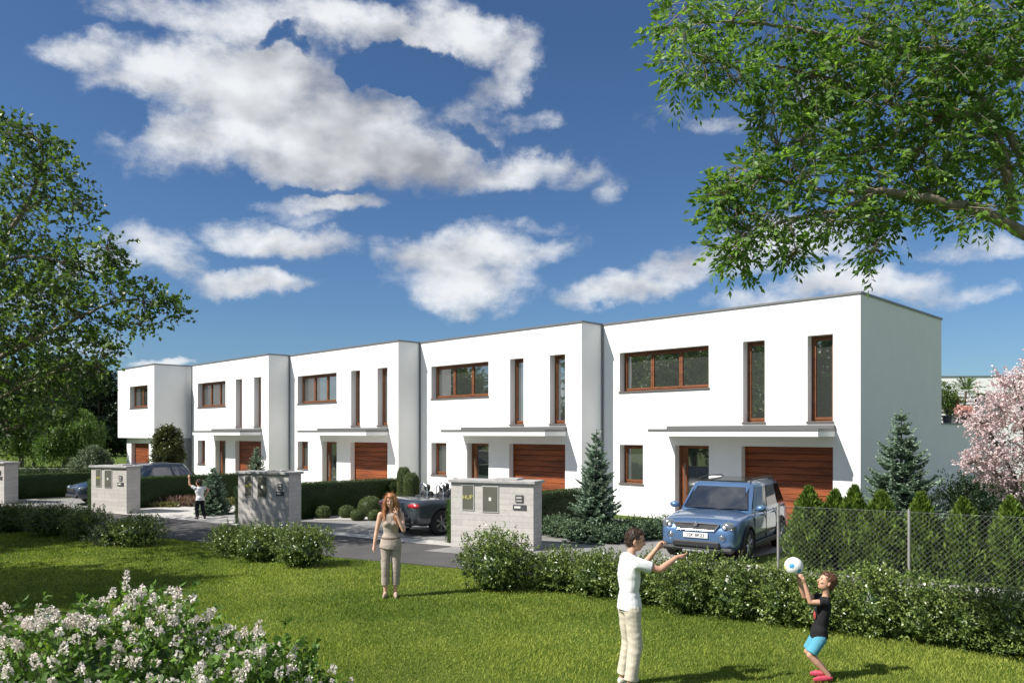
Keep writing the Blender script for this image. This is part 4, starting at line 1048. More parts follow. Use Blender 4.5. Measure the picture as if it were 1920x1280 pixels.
class Fol:
    def __init__(s): s.v, s.q, s.t, s.n = [], [], [], 0
    def add(s, v, q, t):
        s.v.append(v); s.q.append(q + s.n); s.t.append(t); s.n += len(v)
    def prisms(s, A, B, ra, rb, tone=0.5):
        """three sided twigs from A to B"""
        n = len(A); d = B - A; d /= np.maximum(np.linalg.norm(d, axis=1, keepdims=True), 1e-6)
        ref = np.where(np.abs(d[:, 2:3]) < 0.9, np.array([[0, 0, 1.0]]), np.array([[1.0, 0, 0]]))
        a = np.cross(d, ref); a /= np.linalg.norm(a, axis=1, keepdims=True); b = np.cross(d, a)
        ra = np.broadcast_to(np.asarray(ra, dtype=float).reshape(-1, 1), (n, 1)); rb = np.broadcast_to(np.asarray(rb, dtype=float).reshape(-1, 1), (n, 1))
        vs = []
        for base, r in ((A, ra), (B, rb)):
            for k in range(3):
                th = 2 * math.pi * k / 3
                vs.append(base + (a * math.cos(th) + b * math.sin(th)) * r)
        v = np.stack(vs, axis=1).reshape(-1, 3)
        o = (np.arange(n) * 6)[:, None]
        q = np.concatenate([o + np.array([[k, (k + 1) % 3, 3 + (k + 1) % 3, 3 + k]]) for k in range(3)], axis=0)
        s.add(v, q.astype(np.int32), np.full(len(v), tone))
    def core(s, c, r, nu=14, nv=9, tone=0.0, jit=0.06, rng=None):
        """closed rough inner body, so that one cannot look straight through the plant"""
        th = np.linspace(0.03, math.pi - 0.03, nv)[:, None]; ph = (np.arange(nu) * 2 * math.pi / nu)[None, :]
        v = np.stack([np.sin(th) * np.cos(ph), np.sin(th) * np.sin(ph), np.cos(th) * np.ones_like(ph)], axis=-1).reshape(-1, 3)
        if rng is not None: v = v * (1 + rng.normal(size=(len(v), 1)) * jit)
        v = v * np.asarray(r) + np.asarray(c)
        q = []
        for i in range(nv - 1):
            for j in range(nu):
                k = (j + 1) % nu; q.append((i * nu + j, (i + 1) * nu + j, (i + 1) * nu + k, i * nu + k))
        s.add(v, np.array(q, dtype=np.int32), np.full(len(v), tone))
    def build(s, name, mat, parent=None):
        v, q, t = np.concatenate(s.v), np.concatenate(s.q), np.concatenate(s.t)
        return link(name, np_mesh(name, v, q, np.clip(t, 0, 1)), mat, parent)

def blob_twigs(rng, fol, c, r, ntw, tw_len, nleaf, ll, lw, up=0.2, droop=0.1, shell=0.45, tone0=0.45, tvar=0.35, rot=True, pinnate=False, wood=None, twig_r=0.004, nrm_up=None):
    """twigs spread through an ellipsoid, each carrying leaves"""
    c = np.asarray(c, dtype=float); r = np.asarray(r, dtype=float)
    u = unit(rng, ntw); rad = shell + (1 - shell) * rng.random(ntw) ** 0.6
    # lumpy outline
    ph = rng.uniform(0, 6.28, 3)
    lump = 1 + 0.16 * np.sin(u[:, 0] * 5 + ph[0]) + 0.14 * np.sin(u[:, 1] * 6 + ph[1]) + 0.12 * np.sin(u[:, 2] * 7 + ph[2])
    loc = u * (rad * lump)[:, None] * r
    d = u + rng.normal(size=(ntw, 3)) * 0.55 + np.array([0, 0, up])
    if rot: loc, d = toW(loc), toW(d)
    o = c + loc; d /= np.linalg.norm(d, axis=1, keepdims=True)
    L = tw_len * rng.uniform(0.6, 1.3, ntw)
    ttone = tone0 + rng.normal(size=ntw) * tvar * 0.6
    if wood is not None:
        wood.prisms(o - d * (L * 0.7)[:, None], o + d * L[:, None], twig_r, twig_r * 0.4)
    t = np.tile(np.linspace(0.05, 1.0, nleaf), (ntw, 1)) + rng.normal(size=(ntw, nleaf)) * 0.06
    pos = o[:, None, :] + d[:, None, :] * (L[:, None] * t)[:, :, None]
    pos[:, :, 2] -= droop * L[:, None] * t ** 2
    tone = (ttone[:, None] + rng.normal(size=(ntw, nleaf)) * tvar * 0.5)
    if pinnate:
        sd = np.cross(d, np.array([0, 0, 1.0])); sd /= np.maximum(np.linalg.norm(sd, axis=1, keepdims=True), 1e-5)
        sgn = np.where(np.arange(nleaf) % 2 == 0, 1.0, -1.0)[None, :, None]
        ax = d[:, None, :] * 0.75 + sd[:, None, :] * sgn * 0.8 + rng.normal(size=(ntw, nleaf, 3)) * 0.15
        ax[:, -1, :] = d
        ax[:, :, 2] -= droop
    else:
        ax = d[:, None, :] * 0.5 + rng.normal(size=(ntw, nleaf, 3)) * 0.7
    pos, ax, tone = pos.reshape(-1, 3), ax.reshape(-1, 3), tone.reshape(-1)
    nr = None
    if nrm_up is not None: nr = np.tile(np.array([[0, 0, nrm_up]]), (len(pos), 1))
    v, q, tt = leaves(pos, ax, ll, lw, tone, rng, nrm=nr)
    fol.add(v, q, tt)
def limb(mb, pts, r0, r1, n=7, wig=0.0, rnd=None, k=5):
    """a smooth tapering limb through the given points"""
    pts = [Vector(p) for p in pts]; out = []
    for i in range(len(pts) - 1):
        p0, p1, p2, p3 = pts[max(i - 1, 0)], pts[i], pts[i + 1], pts[min(i + 2, len(pts) - 1)]
        for j in range(k):
            t = j / k
            out.append(0.5 * ((2 * p1) + (p2 - p0) * t + (2 * p0 - 5 * p1 + 4 * p2 - p3) * t * t + (3 * p1 - p0 - 3 * p2 + p3) * t ** 3))
    out.append(pts[-1])
    m = len(out)
    if wig and rnd:
        out = [p + Vector((rnd.uniform(-wig, wig), rnd.uniform(-wig, wig), rnd.uniform(-wig, wig))) if 0 < i < m - 1 else p for i, p in enumerate(out)]
    mb.tube(out, [r0 + (r1 - r0) * (i / (m - 1)) ** 0.8 for i in range(m)], n)
    return out
def PB(px, py, rx, ry, d, rd):
    return P(px, py, d), (rx * d / FPX, rd, ry * d / FPX)

# ---------------- the big tree whose boughs hang in from the right
def ash_tree():
    rng = np.random.default_rng(5); rnd = random.Random(5)
    root = empty('ash_tree', W(8.6, 8.2), 0, 'large ash tree whose leafy boughs hang in from the top right', 'tree')
    off = -Vector(root.location)
    blobs = [(1275, 45, 60, 62, 8.2, .6), (1300, 125, 75, 40, 8.0, .6), (1375, 155, 45, 26, 7.9, .4), (1350, 20, 80, 40, 8.6, .7),
             (1470, 50, 120, 90, 8.3, .9), (1620, 60, 140, 110, 8.0, 1.1), (1780, 70, 140, 120, 7.8, 1.2), (1900, 60, 120, 120, 7.6, 1.2),
             (1540, 160, 110, 62, 8.3, .8), (1680, 190, 130, 75, 8.0, 1.0), (1830, 210, 110, 90, 8.2, 1.1), (1440, 205, 18, 42, 8.0, .2),
             (1495, 175, 50, 45, 8.6, .5), (1500, 262, 80, 38, 8.2, .6), (1610, 285, 110, 52, 8.4, .8), (1750, 300, 110, 60, 8.2, .9), (1880, 320, 60, 70, 8.0, .8),
             (1400, 320, 62, 42, 8.0, .5), (1490, 335, 90, 42, 8.0, .7), (1600, 365, 100, 40, 8.2, .7), (1720, 375, 80, 40, 8.4, .7), (1845, 395, 26, 26, 7.6, .4),
             (1365, 385, 42, 48, 8.0, .4), (1440, 410, 80, 36, 7.8, .5), (1550, 418, 80, 18, 7.9, .5), (1660, 415, 70, 18, 8.1, .4),
             (1375, 455, 42, 34, 7.9, .35), (1388, 488, 26, 12, 7.9, .2), (1485, 472, 46, 14, 7.9, .25), (1638, 462, 28, 24, 7.8, .25), (1350, 360, 35, 20, 7.9, .2),
             (1620, 130, 120, 80, 9.3, .8), (1760, 240, 120, 80, 9.4, .8), (1560, 230, 70, 50, 9.2, .6), (1880, 160, 110, 120, 9.3, 1.0), (1810, 330, 90, 60, 9.3, .7)]
    outer = [(2080, 60, 200, 190, 8.2, 1.6), (2100, 300, 190, 120, 9.0, 1.5), (1850, -170, 260, 150, 8.4, 1.7), (1500, -130, 200, 110, 8.6, 1.3), (2350, -40, 220, 260, 9.0, 1.8), (2000, -420, 300, 170, 9.0, 1.9)]
    fol, twig = Fol(), Fol()
    tr = MB()
    H = lambda px, py, d: P(px, py, d) + off
    base = Vector((0, 0, -0.1)); fork = Vector((0, 0, 2.7))
    limb(tr, [base, Vector((0.05, 0.02, 1.3)), fork], 0.34, 0.25, 12)
    paths = [([fork, H(2080, 560, 8.2), H(1925, 443, 8.1), H(1830, 392, 8.0), H(1700, 365, 8.0), H(1630, 360, 8.0), H(1530, 355, 8.0), H(1430, 330, 8.0)], .10, .010),
             ([H(1640, 362, 8.0), H(1570, 395, 7.9), H(1480, 412, 7.9), H(1400, 450, 7.9), H(1375, 490, 7.9)], .035, .006),
             ([fork, H(2080, 420, 8.0), H(1990, 200, 8.0), H(1900, 130, 8.0), H(1800, 100, 8.0), H(1640, 85, 8.1), H(1480, 50, 8.3), H(1330, 40, 8.2)], .10, .008),
             ([fork, H(2060, 440, 8.4), H(1950, 360, 8.3), H(1890, 250, 8.3), H(1800, 215, 8.2), H(1720, 240, 8.2), H(1600, 290, 8.3), H(1500, 265, 8.2)], .075, .008),
             ([H(1900, 400, 8.2), H(1885, 300, 8.1), H(1850, 200, 8.1), H(1790, 130, 8.0), H(1720, 20, 8.0)], .06, .02),
             ([H(1800, 215, 8.2), H(1690, 200, 8.1), H(1560, 150, 8.3), H(1440, 120, 8.2), H(1320, 120, 8.0)], .04, .006),
             ([H(1530, 355, 8.0), H(1490, 310, 8.0), H(1460, 275, 8.0)], .018, .006), ([H(1760, 378, 8.1), H(1700, 300, 8.2), H(1740, 270, 8.2)], .025, .008),
             ([H(1600, 290, 8.3), H(1650, 330, 8.2), H(1600, 370, 8.1)], .015, .006), ([H(1620, 362, 8), H(1640, 430, 7.9), H(1638, 480, 7.8)], .014, .004), ([H(1480, 412, 7.9), H(1490, 460, 7.9), H(1490, 495, 7.9)], .01, .004),
             ([fork, Vector((0.3, 0.3, 4.5)), H(2100, 60, 8.4), H(2000, -200, 8.6), H(1850, -250, 8.6)], .18, .03),
             ([fork, Vector((0.8, 0.4, 4.2)), H(2350, 100, 9.0), H(2350, -100, 9.0)], .14, .03), ([H(2000, -200, 8.6), H(1700, -150, 8.5), H(1500, -120, 8.6)], .06, .02)]
    allp = []
    for pts, a, b in paths: allp += limb(tr, pts, a, b, 8, 0.018, rnd, 6)
    AP = np.array([tuple(p) for p in allp])
    for k, bl in enumerate(blobs + outer):
        c, r = PB(*bl); c = np.array(c + off)
        area = r[0] * r[2]
        n = int(330 * area ** 0.8 * ((1.0 if bl[4] < 9 else .5) if bl in blobs else 0.3)) + 14
        blob_twigs(rng, fol, c, r, n, 0.20, 9, 0.086, 0.037, up=-0.12, droop=0.22, shell=0.15, tone0=0.40 + rng.normal() * 0.09, tvar=0.4, pinnate=True, wood=twig, twig_r=0.0028)
        # side twigs run from the nearest limb into the blob
        j = np.argmin(np.linalg.norm(AP - c, axis=1))
        m = 6 if bl in blobs else 4
        e = c + toW(unit(rng, m) * np.array(r) * 0.7)
        mid = (AP[j] + e) / 2 + rng.normal(size=(m, 3)) * 0.08
        A = np.repeat(AP[j][None, :], m, 0)
        twig.prisms(A, mid, 0.010, 0.007); twig.prisms(mid, e, 0.007, 0.003)
    tr.build('trunk', M_barkpale, root, smooth=True)
    twig.build('twigs', M_barkpale, root)
    fol.build('crown', M_lf_ash, root)
ash_tree()

# ---------------- the tree at the left edge
def left_tree():
    rng = np.random.default_rng(8); rnd = random.Random(8)
    root = empty('lime_tree', W(-14.3, 18.0), 0, 'tall broad tree at left edge, its crown reaching from the shrubs up into the sky', 'tree')
    off = -Vector(root.location); KD = 1.24; H = lambda px, py, d: P(px, py, d * KD) + off
    blobs = [(55, 270, 70, 38, 14.5, .8), (20, 250, 50, 26, 14.5, .6), (110, 320, 62, 36, 14.3, .7), (40, 340, 80, 48, 14.6, .9), (150, 385, 32, 26, 14.2, .5), (60, 420, 85, 46, 14.6, 1.0),
             (-60, 370, 80, 80, 14.8, 1.2), (-60, 480, 120, 90, 14.8, 1.3), (30, 500, 90, 46, 14.5, 1.0), (110, 470, 40, 20, 14.3, .5), (200, 465, 40, 26, 14.0, .4), (150, 510, 65, 32, 14.0, .6), (225, 490, 18, 12, 14, .2), (90, 560, 90, 46, 14.4, 1.0),
             (215, 545, 60, 34, 14.0, .6), (290, 560, 45, 22, 13.9, .4), (320, 575, 26, 12, 13.9, .25), (160, 600, 80, 42, 14.2, .8), (265, 605, 40, 20, 13.9, .35), (30, 620, 90, 60, 14.5, 1.1),
             (-70, 640, 120, 80, 14.8, 1.3), (200, 655, 32, 22, 13.9, .35), (120, 680, 85, 46, 14.3, .9), (20, 720, 90, 55, 14.5, 1.1), (110, 745, 65, 34, 14.3, .7), (20, 800, 70, 34, 14.5, .8), (-80, 780, 100, 80, 14.8, 1.2),
             (170, 700, 36, 24, 14.2, .4), (70, 650, 90, 50, 15.6, .8), (60, 530, 90, 60, 15.6, .8), (70, 790, 60, 26, 15.4, .5)]
    outer = [(-230, 380, 150, 130, 15, 1.8), (-260, 620, 170, 120, 15, 1.8), (-380, 500, 110, 150, 15.5, 1.6), (-200, 500, 160, 140, 17, 1.5), (-150, 560, 160, 160, 12.6, 1.3)]
    fol, twig, tr = Fol(), Fol(), MB()
    fork = Vector((0, 0, 2.6))
    limb(tr, [Vector((0, 0, -0.1)), Vector((0.06, 0, 1.2)), fork], 0.36, 0.28, 12)
    paths = [([fork, H(-80, 720, 14.6), H(20, 660, 14.5), H(120, 610, 14.3), H(220, 565, 14.0), H(310, 570, 13.9)], .11, .008),
             ([fork, H(-120, 620, 14.6), H(-20, 480, 14.6), H(40, 400, 14.5), H(80, 300, 14.4), H(60, 250, 14.4)], .13, .010),
             ([H(-30, 500, 14.6), H(60, 480, 14.4), H(150, 500, 14.1), H(200, 465, 14.0)], .05, .006), ([H(40, 400, 14.5), H(90, 370, 14.4), H(150, 380, 14.2)], .03, .006),
             ([fork, H(-60, 780, 14.6), H(10, 740, 14.5), H(90, 700, 14.3), H(180, 690, 14.1)], .07, .008), ([H(-60, 780, 14.6), H(0, 800, 14.5), H(60, 800, 14.4)], .03, .008),
             ([fork, H(-230, 560, 15), H(-240, 380, 15), H(-130, 340, 15)], .14, .02), ([fork, H(-300, 600, 15), H(-380, 500, 15.4)], .08, .02),
             ([fork, H(-180, 600, 13.5), H(-150, 540, 12.6)], .06, .02), ([fork, H(-220, 560, 16), H(-200, 480, 17)], .06, .02), ([H(20, 660, 14.5), H(80, 600, 15.4), H(60, 530, 15.6)], .04, .01)]
    allp = []
    for pts, a, b in paths: allp += limb(tr, pts, a, b, 8, 0.02, rnd, 6)
    AP = np.array([tuple(p) for p in allp])
    for bl in blobs + outer:
        c, r = PB(bl[0], bl[1], bl[2] * .93, bl[3] * .85, bl[4] * KD, bl[5] * 1.1); c = np.array(c + off)
        n = int(165 * (r[0] * r[2]) ** 0.8 * (1.0 if bl in blobs else 0.5)) + 9
        blob_twigs(rng, fol, c, r, n, 0.30, 8, 0.112, 0.082, up=0.15, droop=0.1, shell=0.2, tone0=0.40 + rng.normal() * 0.1, tvar=0.5, wood=twig, twig_r=0.004)
        j = np.argmin(np.linalg.norm(AP - c, axis=1)); m = 6
        e = c + toW(unit(rng, m) * np.array(r) * 0.7); mid = (AP[j] + e) / 2 + rng.normal(size=(m, 3)) * 0.1
        twig.prisms(np.repeat(AP[j][None, :], m, 0), mid, 0.014, 0.009); twig.prisms(mid, e, 0.009, 0.003)
    tr.build('trunk', M_barkpale, root, smooth=True); twig.build('twigs', M_bark, root); fol.build('crown', M_lf_left, root)
left_tree()

def broad_tree(name, px, d, h, rad, label, lm, seed, leaf=0.2, dens=1.0, tone0=.4, z0=None, group=None, weep=False, cat='tree', loc=None):
    """free standing tree: trunk, forked limbs, a crown of several leafy masses"""
    rng = np.random.default_rng(seed); rnd = random.Random(seed)
    p = loc if loc is not None else W((px - 960) * d / FPX, d)
    root = empty(name, p, rnd.uniform(0, 6), label, cat, group)
    fol, tr = Fol(), MB(); zc = z0 if z0 is not None else h * 0.3
    limb(tr, [(0, 0, -0.1), (rnd.uniform(-.1, .1), .05, zc * .6), (0, 0, zc + 0.1 * h)], 0.022 * h + .03, 0.015 * h + .015, 9)
    ch = (h - zc)
    nb = 13
    for i in range(nb):
        t = (i + 0.5) / nb; a = i * 2.4 + rnd.uniform(-.3, .3)
        rr = rad * (0.62 * math.sin(math.pi * min(1, 0.18 + 0.8 * t)) ** 0.8)
        c = np.array([math.cos(a) * rr, math.sin(a) * rr, zc + ch * (0.16 + 0.74 * t)])
        rb = rad * rnd.uniform(0.34, 0.52) * (1.05 - 0.35 * t)
        limb(tr, [(0, 0, zc * .8), (c[0] * .4, c[1] * .4, zc * .8 + (c[2] - zc * .8) * .6), tuple(c)], 0.010 * h + .01, 0.01, 6)
        n = int(dens * 55 * (rb / leaf) ** 1.6 / 4) + 20
        fol.core(c, (rb * .55, rb * .55, rb * .5), rng=rng, jit=.15, tone=0.05)
        blob_twigs(rng, fol, c, (rb, rb, rb * .8), n, leaf * 1.8, 5, leaf, leaf * .7, up=0.25 if not weep else -1.3, droop=0.1 if not weep else 0.9, shell=.45, tone0=tone0 + rng.normal() * .10, tvar=.45, rot=False)
        if weep:
            m = 60; u = unit(rng, m); o = c + u * np.array([rb, rb, rb * .6]); L = rng.uniform(.15, .4, m) * h
            for k in range(8):
                pos = o.copy(); pos[:, :2] *= 1.05; pos[:, 2] -= L * k / 7
                pos[:, 2] = np.maximum(pos[:, 2], 0.3)
                ax = np.tile([[0, 0, -1.0]], (m, 1)) + rng.normal(size=(m, 3)) * .35
                fol.add(*leaves(pos + rng.normal(size=(m, 3)) * .06, ax, leaf * 1.5, leaf * .5, tone0 + rng.normal(size=m) * .3, rng))
    tr.build('trunk', M_bark, root, smooth=True); fol.build('crown', lm, root)
    return root
broad_tree('dark_tree', 188, 52, 7.6, 2.6, 'dense dark green tree against the left end of the house row', M_lf_dark, 21, .17, 1.4, z0=.8)
broad_tree('dark_tree', 120, 60, 8.6, 3.4, 'dark leafy tree behind the willow, left of the house row', M_lf_dark, 22, .19, 1.2, z0=1.0)
broad_tree('yellowish_tree', 40, 56, 7.2, 3.2, 'olive yellow tree under the big left crown, behind the willow', M_lf_yel, 23, .18, 1.3, z0=1.8)
broad_tree('green_tree', -60, 50, 8.0, 3.6, 'green tree mostly cut off by the left picture edge', M_lf_mid, 24, .19, 1.1, z0=1.5)
broad_tree('willow', 128, 44, 4.1, 1.9, 'bright green weeping willow on the far lawn left of the houses', M_lf_willow, 25, .10, 1.3, z0=1.5, weep=True)
broad_tree('willow', 62, 49, 4.4, 1.8, 'small weeping willow at left, in front of the olive yellow tree', M_lf_willow, 26, .11, 1.0, z0=1.7, weep=True)
for i, (px, d, h, lab) in enumerate([(20, 95, 9, 'far green tree at the end of the left lawn'), (-160, 90, 10, 'far tree beyond the left edge of the lawn'), (105, 105, 9, 'far tree seen between the two willows'), (160, 90, 9, 'far dark tree behind the dark leafy trees at left')]):
    broad_tree('far_tree', px, d, h, 4.5, lab, M_lf_mid, 30 + i, .35, 1.2, z0=1.0, group='far trees beyond the left lawn')
broad_tree('pale_shrub', 172, 36, 2.0, 1.0, 'pale silvery green shrub behind the mailbox wall at far left', M_lf_pale, 40, .075, 1.2, z0=.3, cat='shrub')
broad_tree('topiary_tree', 315, 33.0, 3.05, .72, 'small round-crowned olive tree beside the far left house', M_lf_topiary, 41, .075, 1.6, z0=1.15, tone0=.5)
# trees across the lawn, behind the photographer; the windows mirror them
for i, (x, y, h, r_, s_) in enumerate([(-27, -2, 9.5, 4.2, 51), (-21.5, -12, 9.0, 3.8, 52), (-38, -9, 10, 4.4, 53), (-47, -2, 8, 3.6, 54), (-30, -18, 11, 4.6, 55)]):
    broad_tree('park_tree', 0, 0, h, r_, ['round tree across the lawn facing the middle houses', 'round tree behind the photographer facing the nearest house', 'tall tree across the lawn facing the left houses', 'tree across the lawn facing the last house', 'tall tree in the second row across the lawn'][i], M_lf_mid, s_, .26, .8, z0=1.6, loc=Vector((x, y, 0)), group='trees across the lawn')

broad_tree('park_tree', 0, 0, 8.2, 3.3, 'tree on the lawn just beyond the left picture edge', M_lf_mid, 56, .16, 1.0, z0=2.0, loc=W(-14.2, 10.8), group='trees across the lawn')
# ---------------- conifers
def spruce(px, d, h, rad, label, seed, loc=None, name='spruce', group=None, fine=1.0):
    rng = np.random.default_rng(seed)
    root = empty(name, W((px - 960) * d / FPX, d), 0, label, 'spruce tree', group)
    tr = MB().tube([(0, 0, -.05), (0, 0, h * .5), (0, 0, h * .98)], [.025 * h, .014 * h, .004], 8)
    fol = Fol(); z = 0.10
    while z < h * 0.985:
        t = z / h
        R0 = rad * (1 - t) ** 0.82 * (1 + 0.10 * math.sin(z * 9)) + 0.03
        nb = max(5, int(13 * (1 - t) + 4))
        a0 = rng.uniform(0, 6.28)
        for b in range(nb):
            a = a0 + 2 * math.pi * b / nb + rng.normal() * .13
            Rb = R0 * rng.uniform(0.72, 1.14)
            zz = z + rng.normal() * .02 * h ** .5
            lift = (0.05 + 0.5 * t) * Rb
            n = max(5, int(Rb / 0.022 * fine))
            s_ = np.linspace(0.12, 1, n)
            dirv = np.array([math.cos(a), math.sin(a), 0.0]); sid = np.array([-math.sin(a), math.cos(a), 0.0])
            prof = -0.16 * Rb * np.sin(s_ * math.pi * 0.8) + lift * s_ ** 1.6
            cen = dirv[None, :] * (Rb * s_)[:, None] + np.array([0, 0, zz])[None, :]; cen[:, 2] += prof
            w = Rb * 0.34 * (1 - s_) + 0.045
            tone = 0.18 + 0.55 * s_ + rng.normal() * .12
            for sg in (-1, 1):
                for rep in range(2):
                    m = len(s_)
                    base = cen + rng.normal(size=(m, 3)) * .010
                    ax = dirv[None, :] * 0.75 + sid[None, :] * sg * rng.uniform(.5, 1.1, (m, 1)) + np.array([[0, 0, 0.12]]) + rng.normal(size=(m, 3)) * .18
                    ln = w * rng.uniform(.7, 1.25, m)
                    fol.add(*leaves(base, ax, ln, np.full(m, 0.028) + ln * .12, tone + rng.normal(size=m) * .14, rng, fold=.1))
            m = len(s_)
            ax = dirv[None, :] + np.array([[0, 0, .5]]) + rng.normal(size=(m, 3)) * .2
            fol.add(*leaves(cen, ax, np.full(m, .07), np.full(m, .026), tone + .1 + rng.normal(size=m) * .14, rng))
            fol.prisms(np.array([[0, 0, zz]]), cen[-1:][:, :], .008, .003, tone=.02)
        z += h * 0.034 + 0.025
    m = 20; ax = np.tile([[0, 0, 1.0]], (m, 1)) + rng.normal(size=(m, 3)) * .4
    fol.add(*leaves(np.stack([np.zeros(m), np.zeros(m), np.linspace(h * .93, h, m)], 1), ax, .07, .022, np.full(m, .7), rng))
    tr.build('trunk', M_bark, root); fol.build('crown', M_lf_spruce, root)
spruce(1118, 19.3, 2.72, .74, 'blue-green spruce between the nearest mailbox wall and the blue car', 61)
spruce(1690, 17.8, 3.22, 1.12, 'tall blue-green spruce before the grey side wall of the nearest house', 62)
spruce(400, 25.5, 1.52, .60, 'small spruce just right of the far boy in white shirt', 63, fine=.8)
spruce(481, 28.5, 2.15, .62, 'small spruce behind the dappled mailbox wall, before a garage door', 64, fine=.8)

def thuja(px, d, h, rad, label, seed):
    rng = np.random.default_rng(seed)
    root = empty('thuja', W((px - 960) * d / FPX, d), 0, label, 'thuja', 'thujas in a row behind the wire fence')
    fol = Fol(); n = int(3600 * h * rad / .5)
    t = rng.random(n) ** 0.9; a = rng.uniform(0, 6.28, n)
    prof = np.where(t < .25, 0.72 + 1.1 * t, 1.0 - ((t - .25) / .75) ** 2.1) ** 1.0
    lump = 1 + .16 * np.sin(a * 3 + t * 9 + seed) + .15 * np.sin(a * 5 - t * 14) + .1 * np.sin(a * 9 + t * 23)
    rr = 1.1 * rad * prof * lump * rng.uniform(.62, 1.04, n)
    pos = np.stack([np.cos(a) * rr, np.sin(a) * rr, t * h * .95 + .02], 1)
    ax = np.stack([np.cos(a) * .45, np.sin(a) * .45, np.full(n, 1.0)], 1) + rng.normal(size=(n, 3)) * .28
    tone = .40 + .26 * np.sin(a * 4 + t * 12 + seed) + rng.normal(size=n) * .26 + .15 * t
    fol.add(*leaves(pos, ax, .11, .042, tone, rng, fold=.15))
    for k in range(7):
        tk = (k + .5) / 7; pr = (0.72 + 1.1 * tk) if tk < .25 else 1 - ((tk - .25) / .75) ** 1.7
        fol.core((0, 0, tk * h * .93), (rad * pr * .66 + .01, rad * pr * .66 + .01, h * .10), nu=10, nv=6, tone=.02)
    fol.build('foliage', M_lf_thuja, root)
    MB().tube([(0, 0, -.03), (0, 0, h * .3)], [.03, .02], 6).build('stem', M_bark, root)
for k, (px, d, h, r_, lab) in enumerate([
        (1517, 15.3, 1.62, .36, 'first thuja of the row, nearest the blue car'), (1566, 15.3, 1.56, .30, 'second thuja from the blue car, slightly lower than its neighbours'),
        (1602, 15.0, 1.66, .30, 'third thuja from the blue car, narrow pointed top'), (1652, 14.6, 1.58, .36, 'thuja just left of the tall blue-green spruce'),
        (1727, 14.3, 1.58, .30, 'thuja just right of the middle fence post'), (1806, 14.0, 1.50, .30, 'thuja standing alone in the middle of the right fence panel'),
        (1895, 13.7, 1.54, .34, 'thuja at the right picture edge behind the wire fence'), (1990, 13.4, 1.55, .34, 'thuja just beyond the right picture edge')]):
    thuja(px, d, h, r_, lab, 70 + k)

# ---------------- shrubs
def shrub(px, py, top, hw, label, seed, group=None, lm=None, name='shrub', leaf=.042, dens=1.0, shoots=10, depth=None, h=None, d=None, rz=0):
    rng = np.random.default_rng(seed)
    d = d or FPX * EYE / (py - HOR); s_ = FPX / d
    h = h or (EYE - (top - HOR) / s_); w = hw / s_
    root = empty(name, W((px - 960) / s_, d), 0, label, 'shrub', group)
    fol, st = Fol(), Fol()
    dp = depth or max(.42, w * .8)
    fol.core((0, 0, h * .38), (w * .55, w * .55, h * .34), rng=rng, jit=.2, tone=0.0, nu=26, nv=16)
    for k in range(9):
        a = k * 2.4; rr = .45 if k else 0
        c = toW(np.array([[math.cos(a) * w * rr, math.sin(a) * dp * rr, h * (.42 + .16 * rng.random())]]))[0]
        n = int(135 * dens * (w * h / .45) * (.042 / leaf) ** 1.6) + 10
        blob_twigs(rng, fol, c, (w * .62, dp * .62, h * .46), n, .09, 7, leaf, leaf * .55, up=.5, droop=.02, shell=.55, tone0=.40 + rng.normal() * .08, tvar=.5)
    m = shoots
    if m:
        u = rng.uniform(-1, 1, (m, 2)); o = toW(np.stack([u[:, 0] * w * .75, u[:, 1] * dp * .6, np.full(m, h * .6)], 1))
        ax = np.concatenate([toW(np.stack([u[:, 0] * .35, u[:, 1] * .3, np.ones(m)], 1))], 0) + rng.normal(size=(m, 3)) * .1
        L = h * rng.uniform(.35, .55, m) * (1 - .45 * np.abs(u[:, 0]))
        st.prisms(o, o + ax * L[:, None], .004, .002)
        for k in range(12):
            t = k / 11
            fol.add(*leaves(o + ax * (L * t)[:, None], ax * .6 + rng.normal(size=(m, 3)) * .6, leaf * .95, leaf * .5, .5 + rng.normal(size=m) * .25, rng))
    n0 = 7; a = np.arange(n0) * 6.28 / n0
    st.prisms(np.tile([[0, 0, -.03]], (n0, 1)) + np.stack([np.cos(a) * .05, np.sin(a) * .05, a * 0], 1), np.stack([np.cos(a) * w * .5, np.sin(a) * w * .5, np.full(n0, h * .6)], 1), .012, .006)
    st.build('stems', M_bark, root); fol.build('foliage', lm or M_lf_shrub, root)
    return root
ROW = [(932, 1103, 1000, 74, 'tall bushy shrub with long shoots before the nearest mailbox wall', 26), (1038, 1104, 1032, 62, 'shrub right of the tall one, before the pale wall corner', 12),
       (1118, 1114, 1036, 62, 'shrub just left of the man in white shirt', 14), (1205, 1128, 1046, 58, 'shrub directly behind the man in white shirt', 10),
       (1290, 1146, 1040, 66, 'shrub under the man\'s outstretched arms', 20), (1378, 1155, 1050, 66, 'shrub before the front wheel of the blue car', 18),
       (1462, 1166, 1062, 58, 'shrub at the first fence post, left of the ball', 12), (1540, 1178, 1070, 62, 'shrub behind the boy in black shirt', 12),
       (1640, 1190, 1062, 64, 'shrub between the boy in black and the middle fence post', 14), (1728, 1202, 1082, 60, 'shrub just right of the middle fence post', 12),
       (1812, 1214, 1096, 62, 'second shrub from the right picture edge, below the concrete fence base', 12), (1898, 1226, 1104, 62, 'shrub in the lower right at the picture edge', 12), (1990, 1240, 1110, 60, 'shrub just beyond the right picture edge', 10)]
for k, (px, py, tp, hw, lab, sh) in enumerate(ROW):
    shrub(px, py, tp, hw, lab, 100 + k, 'loose green shrubs along the lawn edge', shoots=sh, dens=1.1)
